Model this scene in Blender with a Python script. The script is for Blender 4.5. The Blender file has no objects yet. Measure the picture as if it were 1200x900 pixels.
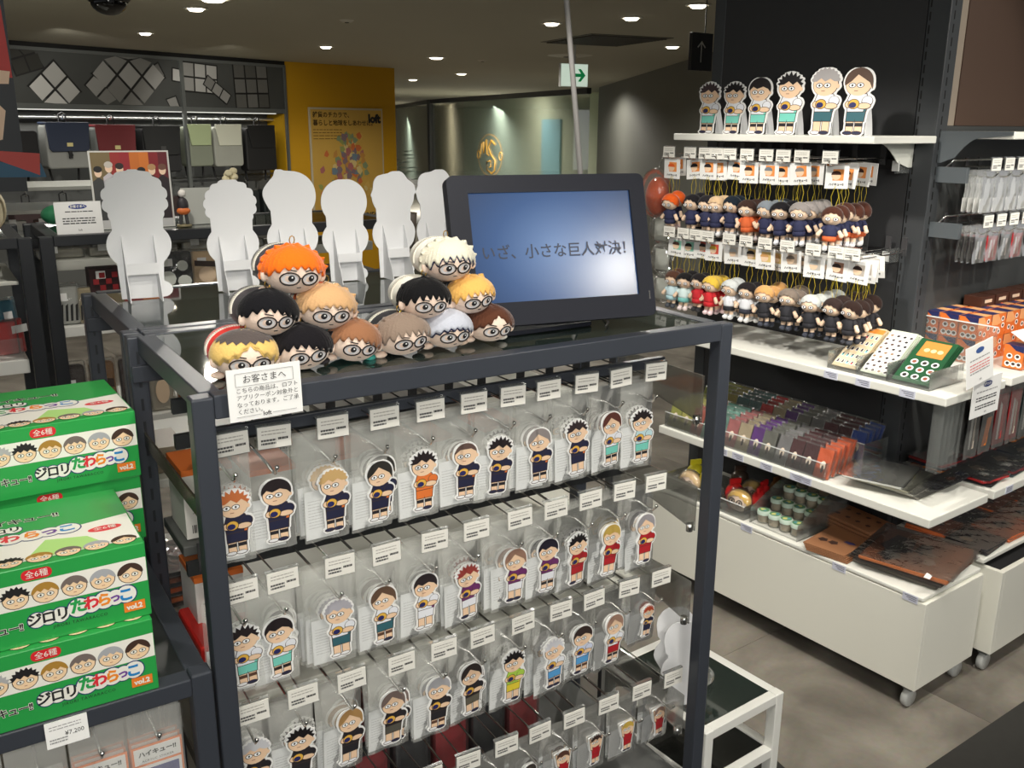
import bpy, bmesh, math, random
from mathutils import Matrix, Vector, Euler
R = random.Random(7)
PI = math.pi
S = bpy.context.scene
COL = S.collection

# ------------------------------------------------------------------ camera
cd = bpy.data.cameras.new('camera'); cam = bpy.data.objects.new('camera', cd); COL.objects.link(cam)
cd.sensor_width = 36.0; cd.lens = 1089.0 * 36.0 / 1200.0; cd.clip_start = 0.02; cd.clip_end = 200
right = Vector((0.84636042, -0.53257430, 0.00621693)); up = Vector((0.13720811, 0.22929829, 0.96363698)); fwd = Vector((0.51463382, 0.81473119, -0.26714251))
mw = Matrix.Identity(4)
for i in range(3):
    mw[i][0] = right[i]; mw[i][1] = up[i]; mw[i][2] = -fwd[i]
mw[2][3] = 1.55
cam.matrix_world = mw
S.camera = cam

# ------------------------------------------------------------------ world, exposure, large lights
ZC = 2.15                                   # ceiling height
w = bpy.data.worlds.new('world'); S.world = w; w.use_nodes = True
w.node_tree.nodes['Background'].inputs[0].default_value = (0.95, 0.97, 1.0, 1)
w.node_tree.nodes['Background'].inputs[1].default_value = 0.33
S.view_settings.view_transform = 'Standard'; S.view_settings.look = 'None'
S.view_settings.exposure = 0.0; S.view_settings.gamma = 1.0; S.view_settings.use_curve_mapping = False
S.cycles.transparent_max_bounces = 24
S.cycles.max_bounces = 7

def area(name, loc, size, power, color=(1, 0.97, 0.9), target=None, sy=None):
    l = bpy.data.lights.new(name, 'AREA'); l.energy = power; l.color = color; l.size = size
    if sy: l.shape = 'RECTANGLE'; l.size_y = sy
    o = bpy.data.objects.new(name, l); COL.objects.link(o); o.location = loc
    if target is not None:
        o.rotation_euler = (Vector(target) - Vector(loc)).to_track_quat('-Z', 'Y').to_euler()
    return o
def spot(name, loc, target, power, angle=60, blend=0.6, rad=0.03, color=(1, 0.95, 0.86)):
    l = bpy.data.lights.new(name, 'SPOT'); l.energy = power; l.spot_size = math.radians(angle); l.spot_blend = blend
    l.shadow_soft_size = rad; l.color = color
    o = bpy.data.objects.new(name, l); COL.objects.link(o); o.location = loc
    o.rotation_euler = (Vector(target) - Vector(loc)).to_track_quat('-Z', 'Y').to_euler()
    return o
GA = math.radians(4.566); GO = Vector((2.11699542, 1.28858293, 0))
def BWP(u, off, z): return Vector((0.745+u*0.9197+off*0.3928, 8.28+u*0.3928-off*0.9197, z))
def GP(a, b, z): return Vector((GO.x + a*math.cos(GA) - b*math.sin(GA), GO.y + a*math.sin(GA) + b*math.cos(GA), z))

area('front_fill_light', (-0.2, -0.9, 2.12), 0.8, 60, target=(0.7, 1.4, 0.6))  # unseen fill light added above the camera to brighten the near rack
spot('ceiling_or_fill_spot', (1.7, -0.6, 2.1), (1.9, 1.6, 0.3), 52, 80)  # unseen fill spot added behind the camera
spot('ceiling_or_fill_spot', (1.2, 4.9, 2.13), (1.2, 4.9, 0), 66, 165, 0.3)  # the wide spots here are added fill, bouncing off the floor onto the ceiling
spot('ceiling_or_fill_spot', (3.6, 6.9, 2.13), (3.6, 6.9, 0), 88, 165, 0.3)
spot('ceiling_or_fill_spot', (7.2, 10.5, 2.13), (7.2, 10.5, 0), 120, 165, 0.3)
spot('ceiling_or_fill_spot', (-1.6, 5.6, 2.13), (-1.6, 5.6, 0), 58, 165, 0.3)
spot('ceiling_or_fill_spot', (3.0, 3.6, 2.13), (3.0, 3.6, 0), 32, 165, 0.3)
spot('ceiling_or_fill_spot', (0.9, 6.9, 2.1), BWP(0.6, 0.1, 1.3), 34, 80)
spot('ceiling_or_fill_spot', (2.2, 7.5, 2.1), BWP(1.9, 0.1, 1.3), 28, 80)
spot('ceiling_or_fill_spot', (0.5, 2.9, 2.1), (0.6, 3.4, 1.0), 26, 75)
spot('ceiling_or_fill_spot', (0.75, 0.55, 2.1), (0.75, 1.3, 0.9), 34, 75)
spot('ceiling_or_fill_spot', (0.2, 1.0, 2.1), (0.5, 1.4, 1.2), 16, 70)
spot('ceiling_or_fill_spot', (0.9, 1.75, 2.1), (0.8, 1.8, 1.2), 13, 80)
spot('ceiling_or_fill_spot', (-0.15, 0.7, 2.1), (0.05, 1.3, 0.9), 16, 60)
spot('ceiling_or_fill_spot', GP(-0.85, 0.30, 2.1), GP(0.1, 0.5, 1.05), 52, 58)
spot('ceiling_or_fill_spot', GP(-0.2, -0.65, 2.1), GP(0.3, 0.1, 0.9), 44, 60)
spot('ceiling_or_fill_spot', GP(-0.7, 0.9, 2.1), GP(0.1, 0.85, 0.6), 20, 60)
spot('ceiling_or_fill_spot', GP(-0.7, -0.3, 2.1), GP(-0.1, 0.1, 0.1), 55, 80)
spot('ceiling_or_fill_spot', GP(1.0, -0.6, 2.1), GP(0.8, 0.1, 0.9), 30, 60)
spot('ceiling_or_fill_spot', GP(0.55, -1.0, 2.1), GP(0.36, 0.3, 1.5), 34, 50)

# ------------------------------------------------------------------ materials
def lin(c):
    return tuple(((v/255.0)/12.92 if v/255.0 <= 0.04045 else ((v/255.0+0.055)/1.055)**2.4) for v in c[:3]) + (1.0,)
MC = {}
def M(c, rough=0.5, metal=0.0, spec=0.5, noise=0.0, scale=20.0, bump=0.0, sheen=0.0, coat=0.0, emit=None, alpha=None, nm=None):
    key = (c, rough, metal, spec, noise, scale, bump, sheen, coat, emit, alpha)
    if key in MC: return MC[key]
    m = bpy.data.materials.new(nm or 'paint_%d_%d_%d' % c[:3]); m.use_nodes = True
    nt = m.node_tree; b = nt.nodes['Principled BSDF']
    b.inputs['Base Color'].default_value = lin(c); b.inputs['Roughness'].default_value = rough
    b.inputs['Metallic'].default_value = metal; b.inputs['Specular IOR Level'].default_value = spec
    if sheen: b.inputs['Sheen Weight'].default_value = sheen; b.inputs['Sheen Roughness'].default_value = 0.4
    if coat: b.inputs['Coat Weight'].default_value = coat; b.inputs['Coat Roughness'].default_value = 0.08
    if emit: b.inputs['Emission Color'].default_value = lin(c); b.inputs['Emission Strength'].default_value = emit
    if alpha is not None: b.inputs['Alpha'].default_value = alpha
    if noise or bump:
        tc = nt.nodes.new('ShaderNodeTexCoord'); n = nt.nodes.new('ShaderNodeTexNoise'); n.inputs['Scale'].default_value = scale; n.inputs['Detail'].default_value = 5
        nt.links.new(tc.outputs['Object'], n.inputs['Vector'])
        if noise:
            mx = nt.nodes.new('ShaderNodeMix'); mx.data_type = 'RGBA'
            a = tuple(max(0, v*(1-noise)) for v in lin(c)[:3]) + (1,); bb = tuple(min(1, v*(1+noise)) for v in lin(c)[:3]) + (1,)
            mx.inputs[6].default_value = a; mx.inputs[7].default_value = bb
            nt.links.new(n.outputs['Fac'], mx.inputs[0]); nt.links.new(mx.outputs[2], b.inputs['Base Color'])
        if bump:
            bp = nt.nodes.new('ShaderNodeBump'); bp.inputs['Strength'].default_value = bump; bp.inputs['Distance'].default_value = 0.002
            nt.links.new(n.outputs['Fac'], bp.inputs['Height']); nt.links.new(bp.outputs[0], b.inputs['Normal'])
    MC[key] = m
    return m
def clear(name, col, opac, rough=0.1, refl=0.5, bump=0.0, scale=30, trans=0.0):
    """thin clear film or sheet: see-through with a weak body colour and gloss"""
    if name in MC: return MC[name]
    m = bpy.data.materials.new(name); m.use_nodes = True; nt = m.node_tree; nt.nodes.clear()
    out = nt.nodes.new('ShaderNodeOutputMaterial'); t = nt.nodes.new('ShaderNodeBsdfTransparent'); d = nt.nodes.new('ShaderNodeBsdfDiffuse'); g = nt.nodes.new('ShaderNodeBsdfGlossy')
    t.inputs[0].default_value = (0.985, 0.99, 0.985, 1) if not trans else lin(col)
    d.inputs[0].default_value = lin(col); g.inputs['Roughness'].default_value = rough; g.inputs[0].default_value = (1, 1, 1, 1)
    m1 = nt.nodes.new('ShaderNodeMixShader'); m1.inputs[0].default_value = opac; nt.links.new(t.outputs[0], m1.inputs[1]); nt.links.new(d.outputs[0], m1.inputs[2])
    lw = nt.nodes.new('ShaderNodeLayerWeight'); lw.inputs[0].default_value = 0.3
    mu = nt.nodes.new('ShaderNodeMath'); mu.operation = 'MULTIPLY_ADD'; mu.inputs[1].default_value = refl; mu.inputs[2].default_value = 0.04; mu.use_clamp = True
    nt.links.new(lw.outputs['Fresnel'], mu.inputs[0])
    m2 = nt.nodes.new('ShaderNodeMixShader'); nt.links.new(mu.outputs[0], m2.inputs[0]); nt.links.new(m1.outputs[0], m2.inputs[1]); nt.links.new(g.outputs[0], m2.inputs[2])
    if bump:
        tc = nt.nodes.new('ShaderNodeTexCoord'); n = nt.nodes.new('ShaderNodeTexNoise'); n.inputs['Scale'].default_value = scale; n.inputs['Detail'].default_value = 3; n.inputs['Distortion'].default_value = 1.5
        bp = nt.nodes.new('ShaderNodeBump'); bp.inputs['Strength'].default_value = bump; bp.inputs['Distance'].default_value = 0.01
        nt.links.new(tc.outputs['Object'], n.inputs[0]); nt.links.new(n.outputs['Fac'], bp.inputs['Height']); nt.links.new(bp.outputs[0], g.inputs['Normal']); nt.links.new(bp.outputs[0], lw.inputs['Normal'])
    nt.links.new(m2.outputs[0], out.inputs[0])
    MC[name] = m
    return m
STEEL = M((57, 61, 69), 0.38, 0.0, 0.5, noise=0.06, scale=6, nm='slate_painted_steel')
BLACKSTEEL = M((34, 37, 42), 0.4, nm='black_painted_steel')
CHROME = M((215, 215, 212), 0.16, 1.0, nm='chrome_wire')
WHITE = M((236, 236, 230), 0.45, nm='white_paint')
OFFW = M((222, 222, 212), 0.5, noise=0.03, scale=3, nm='off_white_board')
CARD = M((233, 234, 236), 0.7, nm='white_card')
PAPER = M((240, 240, 238), 0.6, nm='white_paper')
INK = M((32, 32, 34), 0.6, nm='black_ink')
GREY = M((150, 150, 150), 0.6, nm='grey_ink')
GLASS = clear('shelf_glass', (70, 84, 78), 0.34, 0.03, 1.0)
FILM = clear('milky_plastic_film', (244, 244, 238), 0.24, 0.16, 0.6, bump=0.12, scale=9)
FILM2 = clear('clear_plastic_film', (214, 216, 214), 0.06, 0.10, 0.75, bump=0.32, scale=16)
ACRYL = clear('clear_acrylic', (214, 218, 216), 0.08, 0.05, 0.8)
SMOKE = clear('smoky_acrylic', (110, 108, 100), 0.30, 0.08, 0.6)
SKIN = M((240, 208, 180), 0.7, nm='printed_skin')
PLUSHSKIN = M((238, 214, 196), 0.95, sheen=0.3, bump=0.3, scale=300, nm='plush_skin')

# ------------------------------------------------------------------ mesh helpers
class MB:
    def __init__(s): s.v = []; s.f = []; s.m = []; s.mats = []; s.T = Matrix.Identity(4); s.sm = []
    def mi(s, m):
        if m not in s.mats: s.mats.append(m)
        return s.mats.index(m)
    def add(s, vs, fs, m, smooth=False):
        b = len(s.v); k = s.mi(m)
        s.v += [tuple(s.T @ Vector(p)) for p in vs]
        for f in fs: s.f.append(tuple(b+i for i in f)); s.m.append(k); s.sm.append(smooth)
        return s
    def box(s, x0, x1, y0, y1, z0, z1, m):
        return s.add([(x0,y0,z0),(x1,y0,z0),(x1,y1,z0),(x0,y1,z0),(x0,y0,z1),(x1,y0,z1),(x1,y1,z1),(x0,y1,z1)],
                     [(0,3,2,1),(4,5,6,7),(0,1,5,4),(1,2,6,5),(2,3,7,6),(3,0,4,7)], m)
    def prism(s, pts, a, b, m, ax='y', smooth=False):
        """polygon in the plane across axis ax, extruded from a to b"""
        n = len(pts)
        def P(p, t): return (p[0], t, p[1]) if ax == 'y' else ((t, p[0], p[1]) if ax == 'x' else (p[0], p[1], t))
        vs = [P(p, a) for p in pts] + [P(p, b) for p in pts]
        s.add(vs, [tuple(range(n)), tuple(range(2*n-1, n-1, -1))], m)
        b0 = len(s.v) - 2*n; k = s.mi(m)
        for i in range(n):
            j = (i+1) % n; s.f.append((b0+j, b0+i, b0+n+i, b0+n+j)); s.m.append(k); s.sm.append(smooth)
        return s
    def poly(s, pts, t, m, ax='y'):
        def P(p): return (p[0], t, p[1]) if ax == 'y' else ((t, p[0], p[1]) if ax == 'x' else (p[0], p[1], t))
        return s.add([P(p) for p in pts], [tuple(range(len(pts)))], m)
    def tube(s, pts, r, m, n=6, caps=True):
        P = [Vector(p) for p in pts]; rings = []
        vs = []; fs = []
        prev = None
        for i, p in enumerate(P):
            d = (P[min(i+1, len(P)-1)] - P[max(i-1, 0)]).normalized()
            a = Vector((0, 0, 1)) if abs(d.z) < 0.9 else Vector((1, 0, 0))
            if prev is not None: a = prev
            u = (a - d*a.dot(d)).normalized(); prev = u; v = d.cross(u)
            rr = r[i] if isinstance(r, (list, tuple)) else r
            for k in range(n):
                t = 2*PI*k/n; vs.append(tuple(p + u*math.cos(t)*rr + v*math.sin(t)*rr))
        for i in range(len(P)-1):
            for k in range(n):
                fs.append((i*n+k, i*n+(k+1) % n, (i+1)*n+(k+1) % n, (i+1)*n+k))
        s.add(vs, fs, m, True)
        if caps: s.add([vs[k] for k in range(n)][::-1], [tuple(range(n))], m); s.add(vs[-n:], [tuple(range(n))], m)
        return s
    def lathe(s, prof, c, m, n=16, smooth=True):
        vs = []; fs = []
        for r, z in prof:
            for k in range(n): vs.append((c[0]+r*math.cos(2*PI*k/n), c[1]+r*math.sin(2*PI*k/n), c[2]+z))
        for i in range(len(prof)-1):
            for k in range(n): fs.append((i*n+k, i*n+(k+1) % n, (i+1)*n+(k+1) % n, (i+1)*n+k))
        return s.add(vs, fs, m, smooth)
    def ell(s, c, r, m, nu=16, nv=10, sq=1.0):
        vs = [(c[0], c[1], c[2]-r[2])]; fs = []
        for j in range(1, nv):
            p = PI*j/nv - PI/2
            for k in range(nu):
                t = 2*PI*k/nu
                vs.append((c[0]+r[0]*math.cos(p)*math.cos(t), c[1]+r[1]*math.cos(p)*math.sin(t), c[2]+r[2]*math.sin(p)))
        vs.append((c[0], c[1], c[2]+r[2])); L = len(vs)-1
        for k in range(nu): fs.append((0, 1+(k+1) % nu, 1+k))
        for j in range(nv-2):
            for k in range(nu): a = 1+j*nu; fs.append((a+k, a+(k+1) % nu, a+nu+(k+1) % nu, a+nu+k))
        for k in range(nu): a = 1+(nv-2)*nu; fs.append((a+k, a+(k+1) % nu, L))
        return s.add(vs, fs, m, True)
    def mesh(s, name):
        me = bpy.data.meshes.new(name); me.from_pydata(s.v, [], s.f)
        for m in s.mats: me.materials.append(m)
        me.polygons.foreach_set('material_index', s.m); me.polygons.foreach_set('use_smooth', s.sm); me.update()
        return me
def link(name, me, parent=None, loc=None, rot=None):
    o = bpy.data.objects.new(name, me); COL.objects.link(o)
    if parent is not None: o.parent = parent
    if loc is not None: o.location = loc
    if rot is not None: o.rotation_euler = rot
    return o
def obj(name, mb, parent=None, loc=None, rot=None, bevel=0, label=None):
    o = link(name, mb.mesh(name), parent, loc, rot)
    if bevel:
        b = o.modifiers.new('bevel', 'BEVEL'); b.width = bevel; b.segments = 2; b.limit_method = 'ANGLE'
    if label: o['label'] = label
    return o
def tag(o, label, cat, group=None, kind=None):
    if label: o['label'] = label
    if cat: o['category'] = cat
    if group: o['group'] = group
    if kind: o['kind'] = kind
    return o
def thing(name, label, cat, loc=(0, 0, 0), rz=0.0, group=None, rot=None):
    o = bpy.data.objects.new(name, None); o.empty_display_size = 0.05; COL.objects.link(o)
    o.location = loc; o.rotation_euler = rot if rot is not None else (0, 0, rz)
    return tag(o, label, cat, group)
def dup(root, label=None, group=None, loc=None, rot=None):
    def cp(o, par):
        c = o.copy(); COL.objects.link(c)
        if par is not None: c.parent = par
        for ch in o.children: cp(ch, c)
        return c
    r = cp(root, None)
    if label: r['label'] = label
    if group: r['group'] = group
    if loc is not None: r.location = loc
    if rot is not None: r.rotation_euler = rot
    return r
def struct(name, mb, bevel=0):
    o = obj(name, mb, bevel=bevel); o['kind'] = 'structure'; return o
def circ(cx, cz, rx, rz, n=14, a0=0.0, a1=2*PI):
    full = abs(a1-a0-2*PI) < 1e-6
    k = n if full else n+1
    return [(cx+rx*math.cos(a0+(a1-a0)*i/n), cz+rz*math.sin(a0+(a1-a0)*i/n)) for i in range(k)]
def rrect(x0, x1, z0, z1, r, n=4):
    p = []
    for cx, cz, a in ((x1-r, z1-r, 0), (x0+r, z1-r, PI/2), (x0+r, z0+r, PI), (x1-r, z0+r, 1.5*PI)):
        p += [(cx+r*math.cos(a+PI/2*i/n), cz+r*math.sin(a+PI/2*i/n)) for i in range(n+1)]
    return p

# text as mesh, standing in the XZ plane and read from -Y; origin at its centre
TC = {}
def text_mesh(body, size, mat, bold=0.0, depth=0.0, flat=False, spacing=1.0, line=1.0, align='CENTER'):
    key = (body, size, mat.name, bold, depth, flat, spacing, line, align)
    if key in TC: return TC[key]
    c = bpy.data.curves.new('lettering', 'FONT'); c.body = body; c.size = size; c.align_x = align; c.align_y = 'CENTER'
    c.offset = bold*size; c.extrude = depth; c.resolution_u = 2; c.space_character = spacing; c.space_line = line
    o = bpy.data.objects.new('lettering', c); COL.objects.link(o)
    dg = bpy.context.evaluated_depsgraph_get(); me = bpy.data.meshes.new_from_object(o.evaluated_get(dg))
    bpy.data.objects.remove(o); bpy.data.curves.remove(c)
    me.name = 'lettering'; me.materials.clear(); me.materials.append(mat)
    if not flat: me.transform(Matrix.Rotation(PI/2, 4, 'X'))
    TC[key] = me
    return me
def text(body, size, mat, parent, loc, rot=(0, 0, 0), **k):
    return link('lettering', text_mesh(body, size, mat, **k), parent, loc, rot)
def bars(mb, x0, x1, zs, h, y, m, seed=1, gap=0.25):
    """rows of small print too small to read, as broken dark strokes"""
    r = random.Random(seed)
    for z in zs:
        x = x0
        while x < x1:
            L = (x1-x0)*r.uniform(0.06, 0.2); e = min(x1, x+L)
            mb.poly([(x, z-h/2), (e, z-h/2), (e, z+h/2), (x, z+h/2)], y, m); x = e+(x1-x0)*gap*0.1

# ------------------------------------------------------------------ the setting
def concrete():
    m = M((140, 135, 126), 0.55, nm='grey_floor_tile'); nt = m.node_tree; b = nt.nodes['Principled BSDF']
    tc = nt.nodes.new('ShaderNodeTexCoord'); n1 = nt.nodes.new('ShaderNodeTexNoise'); n1.inputs['Scale'].default_value = 3.2; n1.inputs['Detail'].default_value = 8; n1.inputs['Distortion'].default_value = 0.6
    cr = nt.nodes.new('ShaderNodeValToRGB'); cr.color_ramp.elements[0].position = 0.3; cr.color_ramp.elements[0].color = lin((98, 92, 84)); cr.color_ramp.elements[1].position = 0.72; cr.color_ramp.elements[1].color = lin((164, 157, 145))
    n2 = nt.nodes.new('ShaderNodeTexNoise'); n2.inputs['Scale'].default_value = 60; n2.inputs['Detail'].default_value = 3
    mx = nt.nodes.new('ShaderNodeMix'); mx.data_type = 'RGBA'; mx.blend_type = 'MULTIPLY'; mx.inputs[0].default_value = 0.25
    nt.links.new(tc.outputs['Object'], n1.inputs[0]); nt.links.new(tc.outputs['Object'], n2.inputs[0]); nt.links.new(n1.outputs['Fac'], cr.inputs[0])
    nt.links.new(cr.outputs[0], mx.inputs[6]); nt.links.new(n2.outputs['Color'], mx.inputs[7]); nt.links.new(mx.outputs[2], b.inputs['Base Color'])
    return m
TILE = concrete()
mb = MB(); mb.box(-8, 20, -4, 32, -0.1, -0.004, M((150, 146, 136), 0.6)); fl = struct('floor', mb)
# large stone-look tiles laid along the aisle, each its own slab
tb = MB(); tb.box(-0.3994, 0.3994, -0.3994, 0.3994, -0.004, 0.0, TILE); tme = tb.mesh('floor_tile')
for i in range(-2, 8):
    for j in range(-3, 9):
        c = GP(i*0.8-0.26, j*0.8+0.10, 0)
        if c.x < 0.8 and c.y < 3.0: continue
        o = link('floor_tile', tme, fl, c, (0, 0, GA)); 
dk = M((44, 43, 40), 0.75, noise=0.15, scale=40)
mb = MB(); mb.prism([(-4, -3), (1.0, -3), (1.677, 1.5), (-4, 1.5)], 0, 0.0015, dk, 'z'); struct('trim_1', mb)
mb = MB(); mb.prism([(0.9, -3), (6, -3), (6, 1.34), (2.442, 1.158), (1.953, 1.129), (1.0, 1.075)], 0.0, 0.0017, dk, 'z'); struct('trim_2', mb)
mb = MB(); mb.box(-8, 20, -4, 32, ZC, ZC+0.1, M((172, 168, 150), 0.85, noise=0.03, scale=1.5)); struct('ceiling', mb)

def wall_seg(name, p, q, z0, z1, mat, th=0.12, bevel=0):
    p = Vector((p[0], p[1], 0)); q = Vector((q[0], q[1], 0)); d = (q-p); L = d.length; a = math.atan2(d.y, d.x)
    mb = MB(); mb.box(0, L, 0, th, z0, z1, mat); o = struct(name, mb); o.location = p; o.rotation_euler = (0, 0, a); return o
BW0 = Vector((0.745, 8.28, 0)); BWa = math.atan2(1.063, 2.489)
def BW(u, off, z): return Vector((BW0.x+u*math.cos(BWa)+off*math.sin(BWa), BW0.y+u*math.sin(BWa)-off*math.cos(BWa), z))
wall_seg('wall_back', BW(-4, -0.26, 0), BW(2.70, -0.26, 0), 0, ZC, M((96, 98, 96), 0.7))
# yellow pillar
ya = math.atan2(0.343, 1.346); YP = Vector((3.234, 9.343, 0))
mb = MB(); mb.box(0, 1.389, 0, 1.6, 0, ZC, M((196, 146, 10), 0.55, noise=0.02, scale=2, nm='mustard_wall')); o = struct('wall_yellow', mb); o.location = YP; o.rotation_euler = (0, 0, ya)
# grey wall behind the shelving
wall_seg('wall_right', (9.32, 12.25), (5.0, 4.75), 0, ZC, M((104, 105, 98), 0.75, noise=0.05, scale=1.2))
# glazed shop front
G0 = (9.36, 12.5); G1 = (10.735, 20.71); G2 = (13.1, 27.8)
def pane(name, p, q, z0, z1, mat, th=0.02):
    return wall_seg(name, p, q, z0, z1, mat, th)
SG = clear('shop_window_glass', (150, 165, 150), 0.18, 0.02, 0.6)
for k, (p, q) in enumerate(((G0, G1), (G1, G2))):
    fr = wall_seg('window_%d' % (k+1), p, q, 0, 0.12, M((60, 60, 56), 0.5), 0.06)
    L = (Vector(q)-Vector(p)).length
    mb = MB(); mb.box(0, L, 0, 0.08, ZC-0.09, ZC, M((50, 48, 44), 0.5)); mb.box(L-0.16, L, 0, 0.1, 0, ZC, M((62, 62, 58), 0.5)); obj('window_frame', mb, fr)
    mb = MB(); mb.box(0, L-0.16, 0.02, 0.03, 0.12, ZC-0.09, SG); obj('pane', mb, fr)
CREAM = M((196, 200, 172), 0.7)
wall_seg('wall_shop', (10.3, 12.3), (12.2, 21.5), 0, ZC, CREAM)
wall_seg('wall_shop_rear', (12.2, 21.5), (15.5, 29.5), 0, ZC, M((190, 180, 150), 0.7))
wall_seg('wall_far', (4.0, 31), (16, 31), 0, ZC, M((150, 140, 118), 0.8))
mb = MB(); mb.box(3.1, 4.05, 0.12, 0.16, 0, 1.69, M((150, 196, 204), 0.6)); o = struct('door_1', mb); o.location = (10.3, 12.3, 0); o.rotation_euler = (0, 0, math.atan2(9.2, 1.9))
area('shop_fill_light', (10.4, 16.5, 2.1), 0.5, 260, target=(11, 16.7, 0.8), sy=7)  # fill lights added behind the glass to brighten the shop walls
area('shop_fill_light', (12.4, 24.5, 2.1), 0.5, 220, target=(13.6, 24.7, 0.8), sy=6)

# gold monogram on the glass
mg = thing('window_monogram', 'gold oval outline monogram on the glazed shop front', 'emblem')
d = (Vector(G1)-Vector(G0)); gaz = math.atan2(d.y, d.x)
mg.location = Vector((G0[0], G0[1], 0)) + Vector((math.cos(gaz), math.sin(gaz), 0))*4.408 + Vector((-math.sin(gaz), math.cos(gaz), 0))*0.025 + Vector((0, 0, 0.975)); mg.rotation_euler = (0, 0, gaz+PI)
GOLD = M((150, 112, 38), 0.5)
mb = MB()
def ring(mb, rx, rz, t, m, n=40, cx=0, cz=0, y=0):
    a = circ(cx, cz, rx, rz, n); b = circ(cx, cz, rx-t, rz-t, n)
    for i in range(n):
        j = (i+1) % n; mb.add([(a[i][0], y, a[i][1]), (a[j][0], y, a[j][1]), (b[j][0], y, b[j][1]), (b[i][0], y, b[i][1])], [(0, 1, 2, 3)], m)
# oval frame of two arcs, with script letters
ring(mb, 0.69, 0.43, 0.035, GOLD, y=-0.002)
for sx in (-1, 1):
    a = [(sx*0.62+0.08*math.cos(t), 0.08*math.sin(t)) for t in [i*PI/8 for i in range(17)]]
    mb.tube([(x, -0.004, z) for x, z in a], 0.012, GOLD, 5)
mb.tube([(0.1+0.0, -0.006, -0.36), (0.3, -0.006, -0.3), (0.34, -0.006, -0.1), (0.1, -0.006, 0.02), (-0.04, -0.006, 0.16), (0.12, -0.006, 0.3), (0.32, -0.006, 0.22)], 0.02, GOLD, 5)
mb.tube([(0.16, -0.006, -0.36), (-0.14, -0.006, -0.3), (-0.16, -0.006, -0.14), (0.06, -0.006, -0.1), (0.1, -0.006, -0.22), (0.0, -0.006, -0.24)], 0.016, GOLD, 5)
mb.tube([(-0.5, -0.006, 0.02), (-0.42, -0.006, 0.24), (-0.34, -0.006, 0.26), (-0.3, -0.006, 0.04), (-0.16, -0.006, 0.3), (-0.12, -0.006, 0.02), (-0.02, -0.006, 0.0)], 0.018, GOLD, 5)
obj('emblem_lines', mb, mg)

# ------------------------------------------------------------------ ceiling fittings
LAMP = M((255, 244, 220), 0.5, emit=9.0, nm='lit_lamp')
def downlight(x, y, tilt, label, s=1.0, pw=9):
    t = thing('ceiling_downlight', label, 'ceiling light', (x, y, ZC), tilt, 'ceiling downlights')
    mb = MB(); mb.lathe([(0.062*s, -0.001), (0.066*s, -0.006), (0.052*s, -0.008), (0.045*s, 0.0)], (0, 0, 0), M((225, 222, 210), 0.4), 20); obj('trim_ring', mb, t)
    mb = MB(); mb.lathe([(0.047*s, -0.002), (0.034*s, -0.016), (0.03*s, -0.018), (0.001, -0.018)], (0, 0, 0), LAMP, 18); obj('lamp', mb, t)
    l = bpy.data.lights.new('downlight_beam', 'SPOT'); l.energy = pw; l.spot_size = math.radians(100); l.spot_blend = 0.7; l.shadow_soft_size = 0.04; l.color = (1, 0.93, 0.8)
    o = bpy.data.objects.new('downlight_beam', l); COL.objects.link(o); o.parent = t; o.location = (0, 0, -0.03)
    return t
for i, (x, y, lb, s, pw) in enumerate([
    (1.37, 4.95, 'round downlight cut by the top edge, above the cube mural', 1.4, 12), (1.40, 5.4, 'small bright downlight just beside the one at the top edge', 1.0, 5),
    (1.468, 7.02, 'tilted downlight over the left half of the cube mural', 0.9, 12), (2.89, 7.35, 'downlight in front of the mustard wall', 1.0, 15),
    (4.157, 7.9, 'brightest downlight, just past the mustard wall corner', 1.4, 22), (5.646, 10.1, 'tilted downlight beyond the mustard wall, nearer the glazed front', 1.3, 20),
    (5.847, 11.8, 'faint far downlight hugging the mustard wall corner', 1.3, 18), (3.36, 4.9, 'downlight cut by the top edge above the monitor', 1.0, 10),
    (3.562, 4.4, 'bright downlight between the hanging cable and the arrow sign', 1.0, 10), (5.055, 5.735, 'tilted downlight by the grey wall, left of the arrow sign', 1.1, 14),
    (3.473, 3.762, 'downlight in the top corner next to the black shelving panel', 1.0, 9)]):
    downlight(x, y, 0, lb, s, pw)
t = thing('security_camera', 'black dome security camera on the ceiling at the top edge', 'camera', (0.92, 5.15, ZC))
mb = MB(); mb.lathe([(0.001, 0), (0.10, 0), (0.10, -0.02), (0.09, -0.03)], (0, 0, 0), M((30, 30, 30), 0.5), 20); obj('mount', mb, t)
mb = MB(); mb.ell((0, 0, -0.03), (0.085, 0.085, 0.06), M((12, 12, 12), 0.08), 20, 12); obj('dome', mb, t)
t = thing('air_vent', 'square brown ceiling air vent between the hanging cable and the arrow sign', 'vent')
mb = MB(); vp = [(4.084, 5.99), (3.98, 5.266), (4.56, 5.2), (4.68, 6.0)]
t.location = (4.32, 5.62, ZC); t.rotation_euler = (0, 0, -0.12)
mb.box(-0.33, 0.33, -0.37, 0.37, -0.004, 0, M((92, 88, 76), 0.6)); obj('vent_plate', mb, t)
for i in range(16):
    mb = MB(); mb.box(-0.30, 0.30, -0.33+i*0.043, -0.312+i*0.043, -0.012, -0.004, M((72, 68, 58), 0.6)); obj('slat', mb, t)
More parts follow.
